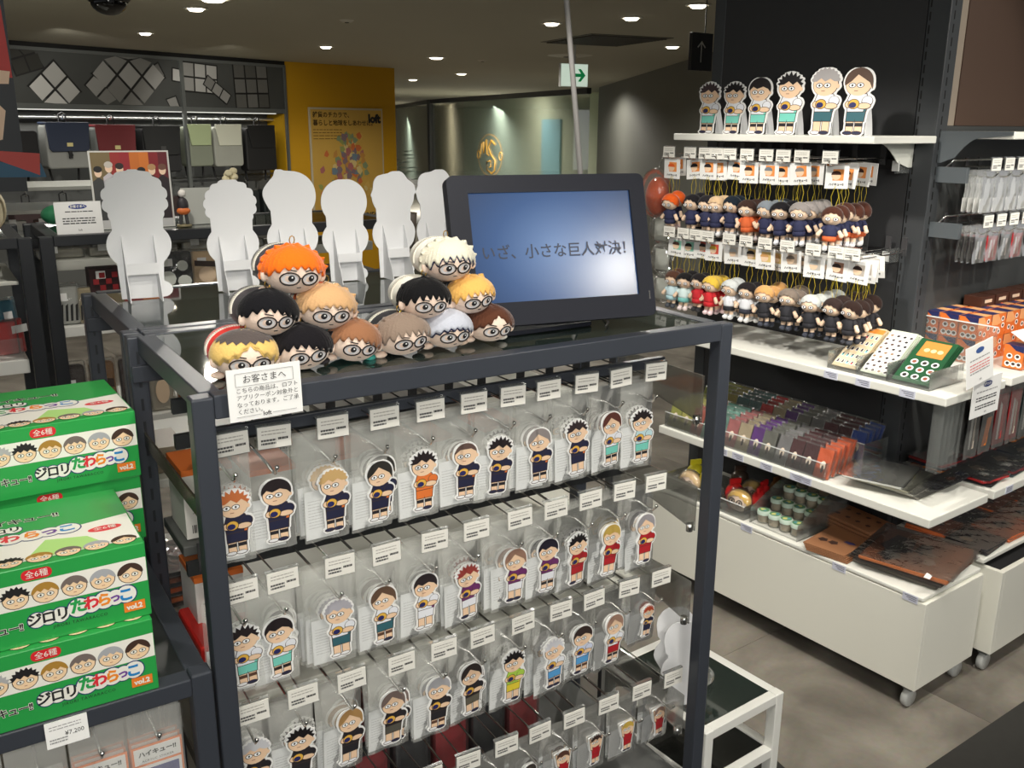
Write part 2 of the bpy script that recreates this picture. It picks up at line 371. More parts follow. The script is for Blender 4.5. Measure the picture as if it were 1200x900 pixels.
for (x, y, r, lb) in ((2.30, 5.5, 0.045, 'small round sensor on the ceiling above the cube mural'), (4.7, 8.0, 0.05, 'tiny sprinkler on the ceiling beyond the mustard wall'), (5.0, 7.0, 0.2, 'flat round speaker grille on the ceiling before the exit sign')):
    t = thing('ceiling_sensor', lb, 'ceiling fitting', (x, y, ZC))
    mb = MB(); mb.lathe([(0.001, -0.012), (r*0.6, -0.012), (r, 0)], (0, 0, 0), M((190, 186, 170), 0.5), 18); obj('cover', mb, t)
    mb = MB(); mb.lathe([(0.001, -0.016), (r*0.3, -0.016), (r*0.3, -0.01)], (0, 0, 0), M((90, 88, 80), 0.5), 10); obj('lens', mb, t)
# exit sign
t = thing('exit_sign', 'green and white emergency exit sign with arrow, hanging from the ceiling', 'sign', (4.34, 6.0, 1.925), -0.1)
mb = MB(); mb.box(-0.13, 0.11, 0, 0.03, -0.085, 0.085, M((200, 200, 196), 0.4)); obj('sign_box', mb, t, bevel=0.004)
mb = MB(); mb.box(-0.125, 0.105, -0.003, 0, -0.08, 0.08, M((226, 246, 228), 0.4, emit=0.55)); obj('lit_panel', mb, t)
mb = MB(); G_ = M((18, 150, 84), 0.5, emit=0.3)
mb.prism([(-0.02, -0.012), (0.045, -0.012), (0.02, -0.045), (0.045, -0.045), (0.085, 0.0), (0.045, 0.045), (0.02, 0.045), (0.045, 0.012), (-0.02, 0.012)], -0.0045, -0.003, G_)
obj('arrow', mb, t)
mb = MB(); mb.tube([(0, 0.015, 0.08), (0, 0.015, 0.225)], 0.008, M((180, 180, 175), 0.4)); obj('hanger', mb, t)
# dark arrow sign by the black panel
ap = GP(1.09, 1.9, 1.876)
t = thing('direction_sign', 'black hanging direction sign with a thin white up arrow', 'sign', ap, GA)
mb = MB(); mb.box(-0.06, 0.075, 0, 0.02, -0.08, 0.08, M((28, 28, 26), 0.5)); obj('sign_board', mb, t, bevel=0.002)
mb = MB(); W_ = M((215, 215, 210), 0.5)
mb.box(-0.003, 0.002, -0.002, 0, -0.045, 0.045, W_); 
for s_ in (-1, 1): mb.prism([(0, 0.045), (0, 0.038), (s_*0.022, 0.016), (s_*0.026, 0.020)][::s_], -0.002, 0, W_)
obj('arrow', mb, t)
mb = MB(); mb.tube([(0.03, 0.01, 0.08), (0.03, 0.01, ZC-1.876)], 0.003, M((40, 40, 40), 0.4)); obj('hanger', mb, t)

# ------------------------------------------------------------------ display racks
def make_rack(name, label, x0, x1, y0, y1, zt, pw=0.03, steel=STEEL, glass=True, bars_z=(), bars_y=None, slots=True):
    t = thing(name, label, 'display rack', (x0, y0, 0)); W = x1-x0; D = y1-y0
    for (x, y) in ((0, 0), (W-pw, 0), (0, D-pw), (W-pw, D-pw)):
        mb = MB(); mb.box(x, x+pw, y, y+pw, 0.012, zt-0.002, steel); p = obj('post', mb, t, bevel=0.003)
        mb = MB(); mb.lathe([(0.001, 0), (0.014, 0), (0.014, 0.006), (0.006, 0.012)], (x+pw/2, y+pw/2, 0), BLACKSTEEL, 10); obj('foot', mb, p)
        if slots:
            mb = MB(); n = int((zt-0.1)/0.042)
            for i in range(n): mb.box(x+pw*0.42, x+pw*0.58, y-0.0006, y+0.0, 0.1+i*0.042, 0.122+i*0.042, BLACKSTEEL)
            if y > 0: obj('slots', mb, p, label='row of dark punched slots')
    hb = 0.034
    for nm, b in (('top_rail', (pw, W-pw, 0.0, pw-0.002, zt-hb, zt)), ('top_rail', (pw, W-pw, D-pw+0.002, D, zt-hb, zt)),
                  ('top_rail', (pw*0.55, pw*1.55, pw, D-pw, zt-hb, zt-0.001)), ('top_rail', (W-pw*1.55, W-pw*0.55, pw, D-pw, zt-hb, zt-0.001))):
        mb = MB(); mb.box(*b, steel); obj(nm, mb, t, bevel=0.002)
    if glass:
        mb = MB(); mb.box(pw*1.4, W-pw*1.4, pw, D-pw, zt-0.008, zt-0.002, GLASS); obj('glass_top', mb, t)
    mb = MB(); mb.box(0.002, W-0.002, D-pw-0.007, D-0.004, zt-0.082, zt-0.052, steel); obj('cross_bar', mb, t, bevel=0.002)
    for z in bars_z:
        mb = MB(); yy = (bars_y or D*0.6); mb.box(pw, W-pw, yy, yy+0.012, z-0.012, z+0.012, M((70, 72, 74), 0.35, 0.6)); obj('hook_bar', mb, t)
    return t
HX0, HX1, HY0, HY1 = 0.270, 1.262, 1.222, 1.690
HZ = 1.2
ROWZ = [1.057, 0.830, 0.622, 0.357]
hero = make_rack('display_rack', 'slate grey display rack with glass top, nearest the viewer, hung with sticker packs', HX0, HX1, HY0, HY1, HZ, bars_z=[z-0.004 for z in ROWZ] + [z+0.056 for z in ROWZ[:1]], bars_y=0.27)
mb = MB(); mb.box(0.03, 0.962, 0.15, 0.165, 1.085, 1.105, STEEL); obj('cross_bar', mb, hero, bevel=0.002)
# side arms and smoky side plates of the hero rack
for z in (1.012, 0.70, 0.46):
    mb = MB(); mb.box(0.012, 0.016, 0.03, 0.44, z-0.014, z+0.014, M((92, 84, 72), 0.25, 0.7, noise=0.3, scale=8)); obj('side_arm', mb, hero, bevel=0.001)
for z in ROWZ:
    pr = [(0.035, z+0.035), (0.30, z+0.035), (0.30, z-0.11)] + [(0.11+0.19*math.cos(a)*0.9, z-0.11+0.08*math.sin(a)) for a in [0.2*i for i in range(1, 7)]] + [(0.035, z-0.06)]
    mb = MB(); mb.prism(pr, 0.958, 0.961, SMOKE, 'x'); obj('side_plate', mb, hero)
    mb = MB(); mb.lathe([(0.001, -0.008), (0.007, -0.008), (0.007, 0.008), (0.001, 0.008)], (0.955, 0.045, z-0.055), CHROME, 10); obj('peg', mb, hero)
for z, dep in ((0.86, (0.29, 0.44)), (0.655, (0.29, 0.44)), (0.20, (0.05, 0.44))):
    mb = MB(); mb.box(0.03, 0.962, dep[0], dep[1], z-0.018, z, M((84, 86, 84), 0.5)); obj('shelf', mb, hero, bevel=0.002)
# second rack right behind it
rack2 = make_rack('display_rack', 'slate grey display rack behind the nearest one, carrying the white standees', 0.270, 1.40, 1.700, 2.172, HZ)
for z in (0.90, 0.62):
    mb = MB(); mb.box(0.03, 1.10, 0.05, 0.44, z-0.018, z, OFFW); obj('shelf', mb, rack2, bevel=0.002)
    mb = MB(); mb.tube([(0.02, 0.04, z+0.09), (0.02, 0.43, z+0.09), (0.02, 0.43, z), ], 0.004, CHROME); obj('wire_guard', mb, rack2)

# low rack at the left with the green boxes
LZ = 0.79
low = thing('low_display_rack', 'low slate grey rack carrying stacked green boxes', 'display rack', (-0.95, 1.222, 0)); LW = 0.95+0.266
for x in (0, LW-0.03):
    for y in (0, 0.5):
        mb = MB(); mb.box(x, x+0.03, y, y+0.03, 0.0, LZ+(0.004 if x else 0), STEEL); obj('post', mb, low, bevel=0.003)
for b in ((0.03, LW-0.03, 0, 0.03, LZ-0.028, LZ), (0.03, LW-0.03, 0.5, 0.53, LZ-0.028, LZ), (LW-0.032, LW-0.002, 0.03, 0.5, LZ-0.03, LZ), (0, 0.03, 0.03, 0.5, LZ-0.03, LZ)):
    mb = MB(); mb.box(*b, STEEL); obj('top_rail', mb, low, bevel=0.002)
mb = MB(); mb.box(0.03, LW-0.03, 0.03, 0.5, LZ-0.012, LZ-0.002, M((40, 42, 44), 0.4)); obj('top_panel', mb, low)
mb = MB(); mb.box(0.03, LW-0.03, 0.2, 0.21, 0.70, 0.72, M((70, 72, 74), 0.4)); obj('hook_bar', mb, low)
mb = MB(); mb.box(LW-0.012, LW-0.009, 0.03, 0.22, 0.58, 0.74, SMOKE); obj('side_plate', mb, low)

# ------------------------------------------------------------------ printed figures (plain generic boys holding a ball)
HAIRS = {
 'bowl': lambda: [(-0.215, 0.77)] + circ(0, 0.80, 0.225, 0.20, 14, PI, 0) + [(0.215, 0.74), (0.16, 0.80), (0.06, 0.84), (-0.06, 0.80), (-0.14, 0.84)],
 'spiky': lambda: [(-0.20, 0.80)] + [p for i in range(9) for p in [(0.24*math.cos(PI-i*PI/8)*(1.0), 0.82+0.20*math.sin(PI-i*PI/8)), (0.19*math.cos(PI-(i+.5)*PI/8), 0.82+0.13*math.sin(PI-(i+.5)*PI/8))]][:-1] + [(0.20, 0.78), (0.12, 0.85), (0.05, 0.80), (-0.03, 0.86), (-0.11, 0.81)],
 'side': lambda: [(-0.215, 0.74)] + circ(0, 0.79, 0.225, 0.21, 14, PI, 0) + [(0.225, 0.68), (0.17, 0.78), (-0.02, 0.90), (-0.12, 0.80)],
 'curly': lambda: [(0.20*math.cos(PI-i*PI/20)*(1.1+0.10*(i % 2)), 0.80+0.17*math.sin(PI-i*PI/20)*(1.08+0.16*(i % 2))) for i in range(21)] + [(0.14, 0.80), (0.07, 0.84), (-0.01, 0.80), (-0.08, 0.85), (-0.15, 0.80)],
 'shaved': lambda: [(-0.19, 0.80)] + circ(0, 0.80, 0.20, 0.165, 12, PI, 0) + [(0.19, 0.80), (0.10, 0.86), (-0.10, 0.86)],
}
BALLY = (226, 178, 74); BALLB = (40, 42, 96)
def fig_layers(st):
    hair, hc, shirt, trim, shorts, sock, pose = st
    L = []
    sk = (240, 206, 172); out = (70, 52, 44)
    L.append((out, circ(0, 0.76, 0.212, 0.182, 20)))
    for x in (-0.075, 0.07):
        L.append((out, [(x-0.066, 0.04), (x+0.066, 0.04), (x+0.066, 0.25), (x-0.066, 0.25)]))
        L.append((sk, [(x-0.056, 0.045), (x+0.056, 0.045), (x+0.056, 0.25), (x-0.056, 0.25)]))
        if sock: L.append((sock, [(x-0.058, 0.13), (x+0.058, 0.13), (x+0.058, 0.185), (x-0.058, 0.185)]))
        L.append((out, circ(x-0.02, 0.035, 0.085, 0.033, 12))); L.append(((238, 238, 240) if R.random() < 0.5 else (44, 46, 72), circ(x-0.02, 0.037, 0.074, 0.024, 12)))
    L.append((out, [(-0.148, 0.20), (0.152, 0.20), (0.168, 0.38), (-0.148, 0.38)]))
    L.append((shorts, [(-0.138, 0.21), (-0.004, 0.21), (0.0, 0.25), (0.006, 0.21), (0.142, 0.21), (0.158, 0.38), (-0.138, 0.38)]))
    L.append((out, [(-0.145, 0.345), (0.168, 0.345), (0.20, 0.50), (0.15, 0.62), (-0.12, 0.62), (-0.165, 0.50)]))
    L.append((shirt, [(-0.135, 0.355), (0.158, 0.355), (0.188, 0.50), (0.142, 0.61), (-0.112, 0.61), (-0.153, 0.50)]))
    L.append((trim, [(0.115, 0.355), (0.158, 0.355), (0.18, 0.47), (0.135, 0.47)]))
    if pose == 'up':
        for x in (-0.19, 0.19):
            L.append((out, [(x*0.6, 0.50), (x*1.1, 0.52), (x*1.45, 0.95), (x*1.05, 0.97)])); L.append((sk, [(x*0.66, 0.52), (x*1.05, 0.54), (x*1.38, 0.94), (x*1.12, 0.95)]))
    else:
        L.append((out, circ(0.165, 0.505, 0.092, 0.082))); L.append((shirt, circ(0.165, 0.510, 0.082, 0.072)))
        L.append((out, circ(0.12, 0.435, 0.115, 0.052))); L.append((sk, circ(0.12, 0.436, 0.104, 0.042)))
        L.append((out, circ(-0.13, 0.46, 0.06, 0.055))); L.append((sk, circ(-0.13, 0.46, 0.05, 0.045)))
        L.append((out, circ(-0.045, 0.465, 0.094, 0.078))); L.append((BALLY, circ(-0.045, 0.465, 0.084, 0.068)))
        L.append((BALLB, circ(-0.06, 0.450, 0.06, 0.044, 10)))
    L.append((sk, circ(0, 0.757, 0.202, 0.172, 20))); L.append((sk, circ(0.205, 0.73, 0.028, 0.034, 8)))
    for x in (-0.10, 0.03):
        L.append(((40, 40, 44), circ(x, 0.742, 0.060, 0.040, 12))); L.append(((250, 250, 250), circ(x, 0.742, 0.050, 0.031, 12)))
        L.append(((36, 32, 32), circ(x, 0.742, 0.016, 0.018, 8)))
    L.append(((40, 40, 44), [(-0.042, 0.738), (-0.026, 0.738), (-0.026, 0.747), (-0.042, 0.747)]))
    L.append(((150, 80, 66), [(-0.06, 0.655), (0.0, 0.655), (0.0, 0.664), (-0.06, 0.664)]))
    h = HAIRS[hair](); L.append((hc, h))
    return L
def profile(polys, m=0.03, n=44):
    """left and right outline of a set of shapes, widened by a margin, as one closed outline"""
    ed = []
    for p in polys:
        for i in range(len(p)): ed.append((p[i], p[(i+1) % len(p)]))
    z0 = min(q[1] for p in polys for q in p); z1 = max(q[1] for p in polys for q in p)
    def ext(z):
        lo, hi = 9, -9
        for a, b in ed:
            if (a[1]-z)*(b[1]-z) <= 0 and abs(a[1]-b[1]) > 1e-9:
                x = a[0]+(b[0]-a[0])*(z-a[1])/(b[1]-a[1]); lo = min(lo, x); hi = max(hi, x)
        return lo, hi
    E_ = [(z0+(z1-z0)*(i+0.5)/n,)+ext(z0+(z1-z0)*(i+0.5)/n) for i in range(n)]
    Lf = []; Rt = []
    for i in range(-2, n+2):
        z = z0-m*0.6+(z1-z0+1.4*m)*(i+2)/(n+3)
        lo, hi = 9, -9
        for zz, a, b in E_:
            d = abs(zz-z)
            if d < m and a < 9: w_ = math.sqrt(m*m-d*d); lo = min(lo, a-w_); hi = max(hi, b+w_)
        if lo < 9: Lf.append((lo, z)); Rt.append((hi, z))
    return Lf[::-1] + Rt if False else Rt + Lf[::-1]
FC = {}
def fig_meshes(st, h):
    """(board mesh, print mesh) of a cut-out figure of height h, standing on z=0, print facing -Y"""
    k = (st, h)
    if k in FC: return FC[k]
    L = fig_layers(st)
    pr = profile([p for c, p in L])
    b = MB(); b.prism([(x*h, z*h) for x, z in pr], -0.0012, 0.0012, PAPER)
    p = MB()
    for i, (c, q) in enumerate(L): p.poly([(x*h, z*h) for x, z in q], -0.0013-0.000035*(i+1)*(h/0.1), M(c, 0.45, nm='print_ink'))
    FC[k] = (b.mesh('cut_out_board'), p.mesh('printed_figure')); return FC[k]
NAVY = (38, 40, 66); ORG = (226, 120, 56); MINT = (120, 206, 190); TEAL = (52, 98, 108); WH = (232, 234, 240); PUR = (110, 48, 104); RED = (176, 36, 44); BLK = (40, 38, 42); BRN = (92, 62, 48); DKB = (38, 30, 32); SKY = (88, 160, 216)
# ------------------------------------------------------------------ peg hooks and hanging packs
ORD = ['first', 'second', 'third', 'fourth', 'fifth', 'sixth', 'seventh', 'eighth', 'ninth', 'tenth', 'eleventh', 'twelfth']
ROWN = ['top', 'second', 'third', 'bottom']
hookcache = {}
def hook_proto(L, up=0.052, key='a'):
    """peg hook with the wire running back from y=0 (tip) to y=L, tip ball, ticket wire and price card"""
    k = (L, up, key)
    if k in hookcache: return dup(hookcache[k])
    t = thing('peg_hook', 'x', 'hook')
    mb = MB(); mb.tube([(0, L, 0.004), (0, 0.05, 0), (0, 0.020, -0.003), (0, 0.010, -0.002), (0, 0.002, 0.006), (0, 0, 0.009)], 0.0024, CHROME, 8); mb.ell((0, 0, 0.010), (0.0036, 0.0036, 0.0036), CHROME, 8, 6); obj('prong', mb, t)
    mb = MB(); mb.tube([(0.008, L, up*0.72), (0.008, 0.014, up*0.72), (0.0, 0.012, up*0.72), (0.0, 0.012, up)], 0.0015, CHROME, 5); obj('ticket_wire', mb, t)
    mb = MB(); mb.box(-0.026, 0.026, 0.0062, 0.0085, up-0.018, up+0.018, ACRYL); mb.box(-0.026, 0.026, 0.0062, 0.013, up+0.018, up+0.0195, ACRYL); obj('ticket_holder', mb, t)
    mb = MB(); mb.box(-0.0245, 0.0245, 0.0046, 0.006, up-0.0165, up+0.0165, M((234, 232, 224), 0.6)); 
    bars(mb, -0.019, 0.017, (up+0.010, up+0.005), 0.0016, 0.0045, M((170, 166, 158), 0.6), 3); bars(mb, -0.02, 0.002, (up-0.004, up-0.009), 0.003, 0.0045, M((70, 70, 70), 0.6), 5); bars(mb, 0.005, 0.02, (up-0.003,), 0.0035, 0.0045, M((40, 40, 40), 0.6), 8)
    obj('price_card', mb, t)
    mb = MB(); mb.box(-0.006, 0.011, L-0.004, L, -0.006, 0.046, M((60, 60, 62), 0.4)); obj('clip', mb, t)
    hookcache[k] = t
    return t
def film_mesh(w, h, lab='film'):
    k = ('film', w, h)
    if k in hookcache: return hookcache[k]
    mb = MB(); n = 6; m = 8; vs = []; fs = []
    for i in range(m+1):
        for j in range(n+1):
            x = -w/2+w*j/n; z = -h*i/m; y = 0.0016*math.sin(3*x/w*PI+i)*(0.3+i/m)
            vs.append((x, -0.0025*math.sin(PI*j/n)*math.sin(PI*i/m)+y, z))
    for i in range(m):
        for j in range(n): a = i*(n+1)+j; fs.append((a, a+1, a+n+2, a+n+1))
    mb.add(vs, fs, FILM, True)
    hookcache[k] = mb.mesh('film'); return hookcache[k]
def insert_mesh(w, h):
    k = ('ins', w, h)
    if k in hookcache: return hookcache[k]
    mb = MB(); mb.box(-w/2+0.003, w*0.28, 0.002, 0.003, -h+0.004, -h*0.50, M((240, 242, 244), 0.5, emit=None)); bars(mb, -w/2+0.008, w*0.05, [-h*0.6-0.005*i for i in range(10)], 0.0012, 0.0018, M((196, 196, 200), 0.6), 4)
    hookcache[k] = mb.mesh('backing_card'); return hookcache[k]
PW, PH = 0.075, 0.170
def pack(st, desc, x, y, z, h, label, group=None, fx=0.008, fz=0.014, w=PW, hh=PH, rot=None):
    t = thing('sticker_pack', label, 'sticker pack', (x, y, z), 0, group, rot=rot or (R.uniform(-0.02, 0.02), R.uniform(-0.03, 0.03), R.uniform(-0.05, 0.12)))
    link('film', film_mesh(w, hh), t); link('backing_card', insert_mesh(w, hh), t)
    b, p = fig_meshes(st, h)
    c = link('cut_out', b, t, (fx, -0.0045, -hh+fz)); c.rotation_euler = (0, R.uniform(-0.04, 0.06), 0); link('printed_figure', p, c)
    return t
def F(hair, hc, shirt, trim, shorts, sock=None, pose='ball'): return (hair, hc, shirt, trim, shorts, sock, pose)
rows = [
 ([.332, .392, .483, .569, .650, .725, .802, .876, .954, 1.036, 1.115], [
  (F('spiky', (198, 112, 62), NAVY, ORG, NAVY, BLK), 'ginger-haired boy in navy', 3), (F('bowl', DKB, NAVY, ORG, NAVY, BLK), 'straight black-haired boy in navy', 1),
  (F('curly', (208, 172, 116), NAVY, ORG, NAVY, BLK), 'blond boy in navy', 6), (F('side', (50, 48, 44), NAVY, ORG, NAVY, BLK), 'dark green-black-haired boy in navy', 5),
  (F('spiky', DKB, ORG, ORG, ORG, BLK), 'black-haired boy in an orange shirt', 6), (F('shaved', (96, 76, 70), NAVY, ORG, NAVY, BLK), 'shaven-headed boy in navy', 5),
  (F('spiky', DKB, NAVY, ORG, NAVY, BLK), 'spiky black-haired boy in navy', 4), (F('side', (140, 132, 130), NAVY, ORG, NAVY, BLK), 'grey-haired boy in navy', 5),
  (F('spiky', (52, 42, 44), NAVY, ORG, NAVY, None), 'tall spiky dark-haired boy in navy', 5), (F('side', (92, 52, 44), WH, MINT, MINT, BLK), 'brown-haired boy in white and mint', 4),
  (F('spiky', DKB, (190, 220, 226), MINT, MINT, BLK), 'black-haired boy in pale blue and mint', 4)]),
 ([.327, .392, .481, .566, .651, .731, .819, .897, .973, 1.051, 1.130], [
  (F('spiky', DKB, WH, MINT, MINT, BRN), 'black-haired boy in white and mint', 3), (F('bowl', DKB, WH, MINT, MINT, DKB), 'bowl-cut black-haired boy in white and mint', 5),
  (F('curly', (178, 176, 184), WH, TEAL, TEAL, None), 'silver-haired boy in white and teal', 6), (F('side', (100, 76, 60), WH, TEAL, TEAL, BRN), 'brown-haired boy in white and teal', 6),
  (F('bowl', (46, 38, 40), WH, PUR, WH, None), 'dark-haired boy in white with purple sleeve', 6), (F('spiky', (150, 62, 56), PUR, WH, WH, None), 'red-haired boy in purple and white', 5),
  (F('side', (150, 116, 98), PUR, WH, WH, None), 'light brown-haired boy in purple and white', 6), (F('bowl', (36, 32, 44), PUR, WH, WH, BLK), 'black-haired boy in purple and white', 5),
  (F('spiky', (30, 26, 28), RED, RED, RED, None), 'wild black-haired boy in red', 5), (F('bowl', (190, 160, 80), RED, RED, RED, None), 'yellow-haired boy in red', 5),
  (F('side', (150, 146, 150), RED, RED, RED, None), 'grey-haired boy in red', 4)]),
 ([.333, .412, .496, .586, .665, .742, .828, .913, .992, 1.073, 1.156], [
  (F('curly', (206, 206, 210), BLK, BLK, BLK, None), 'silver-haired boy in black', 4), (F('spiky', (28, 24, 26), BLK, BLK, BLK, None), 'curly black-haired boy in black', 3),
  (F('side', (172, 134, 84), BLK, BLK, BLK, None), 'sandy-haired boy in black', 4), (F('side', (120, 104, 98), BLK, BLK, (86, 84, 76), None), 'ash-haired boy in black shirt and olive shorts', 5),
  (F('bowl', (168, 168, 172), BLK, BLK, BLK, BRN), 'grey bowl-cut boy in black', 5), (F('side', (52, 44, 42), BLK, BLK, (96, 92, 80), None), 'dark-haired boy in black with grey shorts', 4),
  (F('spiky', (30, 26, 28), (170, 206, 80), (226, 204, 60), (226, 204, 60), None), 'black-haired boy in lime and yellow', 5), (F('spiky', (214, 214, 220), WH, SKY, SKY, NAVY), 'white-haired boy in sky-blue shorts', 5),
  (F('bowl', (62, 48, 44), (206, 214, 236), SKY, SKY, BRN), 'bowl-cut brown-haired boy in sky blue', 3), (F('side', (166, 130, 112), WH, RED, RED, BLK), 'light brown-haired boy in white and red', 5),
  (F('spiky', (190, 78, 48), NAVY, ORG, NAVY, None), 'small ginger-haired figure crouching in navy', 4)]),
 ([.33, .41, .49, .565, .635, .712, .793, .870, .950, 1.033, 1.120, 1.205], [
  None, None, None, None, None,
  (F('bowl', (200, 200, 206), BLK, BLK, BLK, None), 'pale-haired boy in black', 2), (F('bowl', DKB, NAVY, ORG, NAVY, None), 'black-haired boy in navy, low down', 2), (F('side', (64, 58, 54), BLK, ORG, BLK, None), 'dark-haired boy reaching in black', 3),
  (F('bowl', (92, 60, 48), RED, RED, RED, None, 'up'), 'brown-haired boy in red with raised arms', 3), (F('spiky', (60, 40, 36), RED, RED, RED, None, 'up'), 'boy in red stretching both arms', 3),
  (F('bowl', (214, 180, 80), RED, RED, RED, None, 'up'), 'blond-topped boy in red with arms up', 3), (F('side', (150, 120, 108), RED, RED, RED, None, 'up'), 'small jumping boy in red', 2)])]
ROWW = {0: 'top row', 1: 'second row', 2: 'third row', 3: 'bottom row'}
for r, (xs, its) in enumerate(rows):
    for i, x in enumerate(xs):
        z = ROWZ[r] + 0.004*(i-5)/5*(1 if r else 0)
        up = 0.056 if r < 3 else 0.074
        h = hook_proto(0.232, up, 'h')
        h.location = (x+R.uniform(-0.002, 0.002), 1.262, z); h.rotation_euler = (0, R.uniform(-0.03, 0.03), R.uniform(-0.03, 0.03))
        tag(h, 'chrome peg hook with price card, %s from the left, %s of the near rack' % (ORD[i], ROWW[r]), 'hook', 'hooks on the near rack')
        it = its[i]
        if it is None: continue
        st, desc, n = it
        fh = 0.104 if st[6] == 'ball' else 0.09
        small = (r == 2 and i == 10) or r == 3
        for k in range(n):
            dz = R.uniform(-0.004, 0.005); dx = R.uniform(-0.006, 0.006)
            yy = 1.314 + k*0.0105
            lab = ('%s cut-out pack, front of %s hook, %s' % (desc, ORD[i], ROWW[r])) if k == 0 else '%s pack, %s behind the front, %s' % (desc, ORD[k-1], ROWW[r])
            pack(st, desc, x+dx-0.004, yy, z+0.026+dz-(0.0 if not k else 0.002), fh if not small else 0.07, lab, 'packs behind on %s hook of %s' % (ORD[i], ROWW[r]) if k else 'front packs on the near rack',
                 fx=R.uniform(0.008, 0.014), hh=PH if not small else 0.135)

# ------------------------------------------------------------------ plush pouches
def hexc(c): return c
HAIRM = {}
def hairmat(c):
    return M(c, 0.95, 0.0, 0.2, sheen=0.12 if max(c) < 60 else 0.35, bump=0.5, scale=260, nm='plush_hair')
def zig(kind, ang):
    """height of the hair edge (polar angle from the top) at azimuth ang, ang=0 facing front"""
    a = ((ang+PI) % (2*PI))-PI
    f = max(0.0, math.cos(a))
    t = (a*10.4/PI + 0.25*math.sin(3*a)) % 1.0; saw = abs(t-0.5)*2
    base = PI*0.62 - f**1.6*PI*0.15
    if kind == 'curt': return base - 0.16*saw - 0.42*math.exp(-(a/0.30)**2)
    if kind == 'swep': return base + 0.30*math.sin(a)*f - 0.24*saw
    if kind == 'cap': return base - 0.16*saw - 0.04
    if kind == 'spik': return base - 0.34*saw + 0.03
    return base - 0.20*saw
def plush(name, c, w, h, hair, kind, body, zipc, label, tufts=0, under=None, yaw=0.0, roll=0.0):
    t = thing('plush_pouch', label, 'plush', c, 0, 'stacked plush head pouches', rot=(0, roll, yaw))
    a, b, d = w/2, 0.036, h/2
    mb = MB(); mb.ell((0, 0, 0), (a, b, d), PLUSHSKIN, 28, 18); obj('head', mb, t)
    for s_ in (-1, 1):
        mb = MB(); mb.ell((s_*a*0.97, -0.006, -d*0.22), (0.006, 0.005, 0.009), PLUSHSKIN, 10, 8); obj('ear', mb, t)
    def shell(col, kindz, k, off):
        mb = MB(); nu, nv = 120, 9; vs = []; fs = []
        for j in range(nv+1):
            for i in range(nu):
                th = 2*PI*i/nu; ang = th+PI/2    # th measured from +x; front is -y
                pm = zig(kindz, ang)+off; p = pm*j/nv
                bump = 1.0 + (0.03 if tufts else 0.0)*math.sin(i*2.1)*math.sin(p)
                x = (a*k)*math.sin(p)*math.cos(th)*bump; y = (b*k)*math.sin(p)*math.sin(th); z = (d*k)*math.cos(p)*(1.0+0.02*math.sin(5*th))
                vs.append((x, y, z))
        for i in range(nu):     # turned-in lip that gives the pile its thickness
            th = 2*PI*i/nu; p = zig(kindz, th+PI/2)+off
            vs.append((a*1.0*math.sin(p)*math.cos(th), b*1.0*math.sin(p)*math.sin(th), d*1.0*math.cos(p)))
        for j in range(nv+1):
            for i in range(nu): A_ = j*nu; fs.append((A_+i, A_+(i+1) % nu, A_+nu+(i+1) % nu, A_+nu+i))
        mb.add(vs, fs, hairmat(col), True); return mb
    if under: obj('inner_hair', shell(under, kind, 1.045, 0.10), t, label='darker hair showing below the fringe')
    o = obj('hair', shell(hair, kind, 1.08, 0.0), t)
    for i in range(tufts):
        an = -PI*0.08+PI*1.16*i/max(1, tufts-1); mb = MB(); cx, cz = a*1.02*math.cos(an), d*0.98*math.sin(an)
        u = Vector((math.cos(an+0.35), 0, math.sin(an+0.35))); 
        if cz < -d*0.3: continue
        mb.tube([(cx*0.96, 0.0, cz*0.96), tuple(Vector((cx, 0.0, cz))+u*0.003), tuple(Vector((cx, -0.004, cz))+u*R.uniform(0.005, 0.009))], [R.uniform(0.007, 0.012), 0.006, 0.0008], hairmat(hair), 6); obj('tuft', mb, t)
    # pouch body behind the head, with zip
    mb = MB(); mb.ell((0, 0.046, 0.001), (a*0.97, 0.047, d*0.99), M(body, 0.95, sheen=0.3, bump=0.3, scale=250, nm='plush_body'), 24, 16); bo = obj('pouch', mb, t)
    mb = MB(); n = 46
    for i in range(n):
        an = PI*1.15*i/n-0.08*PI; mb.box(a*0.985*math.cos(an)-0.0012, a*0.985*math.cos(an)+0.0012, 0.038, 0.044, d*1.0*math.sin(an)-0.0012, d*1.0*math.sin(an)+0.0014, M(zipc, 0.5))
    obj('zip', mb, t, label='toothed zip round the back of the pouch')
    for s_ in (-1, 1):
        mb = MB(); mb.ell((s_*a*0.78, 0.012, -d*0.90), (0.011, 0.010, 0.0055), PLUSHSKIN if s_ < 0 else M(body, 0.95), 10, 8); obj('foot', mb, t)
    # stitched features on the face surface
    def S3(x, z, k=1.012):
        q = 1-(x/a)**2-(z/d)**2; return (x*1.0, -b*math.sqrt(max(0.02, q))*k, z)
    def patch(mb, pts, m, k): mb.add([S3(x, z, k) for x, z in pts], [tuple(range(len(pts)))], m)
    ek = M((28, 26, 28), 0.8); e = MB()
    ex = w*0.168; ez = -d*0.27; rx = w*0.148; rz = d*0.27
    for s_ in (-1, 1):
        cc = circ(s_*ex, ez, rx, rz, 16); patch(e, circ(s_*ex, ez, rx*0.86, rz*0.82, 14), M((216, 214, 216), 0.85), 1.02)
        patch(e, circ(s_*ex+w*0.02, ez+d*0.03, rx*0.36, rz*0.52, 10), ek, 1.03)
        patch(e, circ(s_*ex+w*0.028, ez+d*0.07, rx*0.10, rz*0.16, 6), M((240, 240, 240), 0.8), 1.04)
    obj('eyes', e, t)
    g = MB()
    for s_ in (-1, 1):
        cc = circ(s_*ex, ez, rx, rz, 16); g.tube([S3(x, z, 1.045) for x, z in cc+cc[:1]], 0.0011, ek, 5, caps=False)
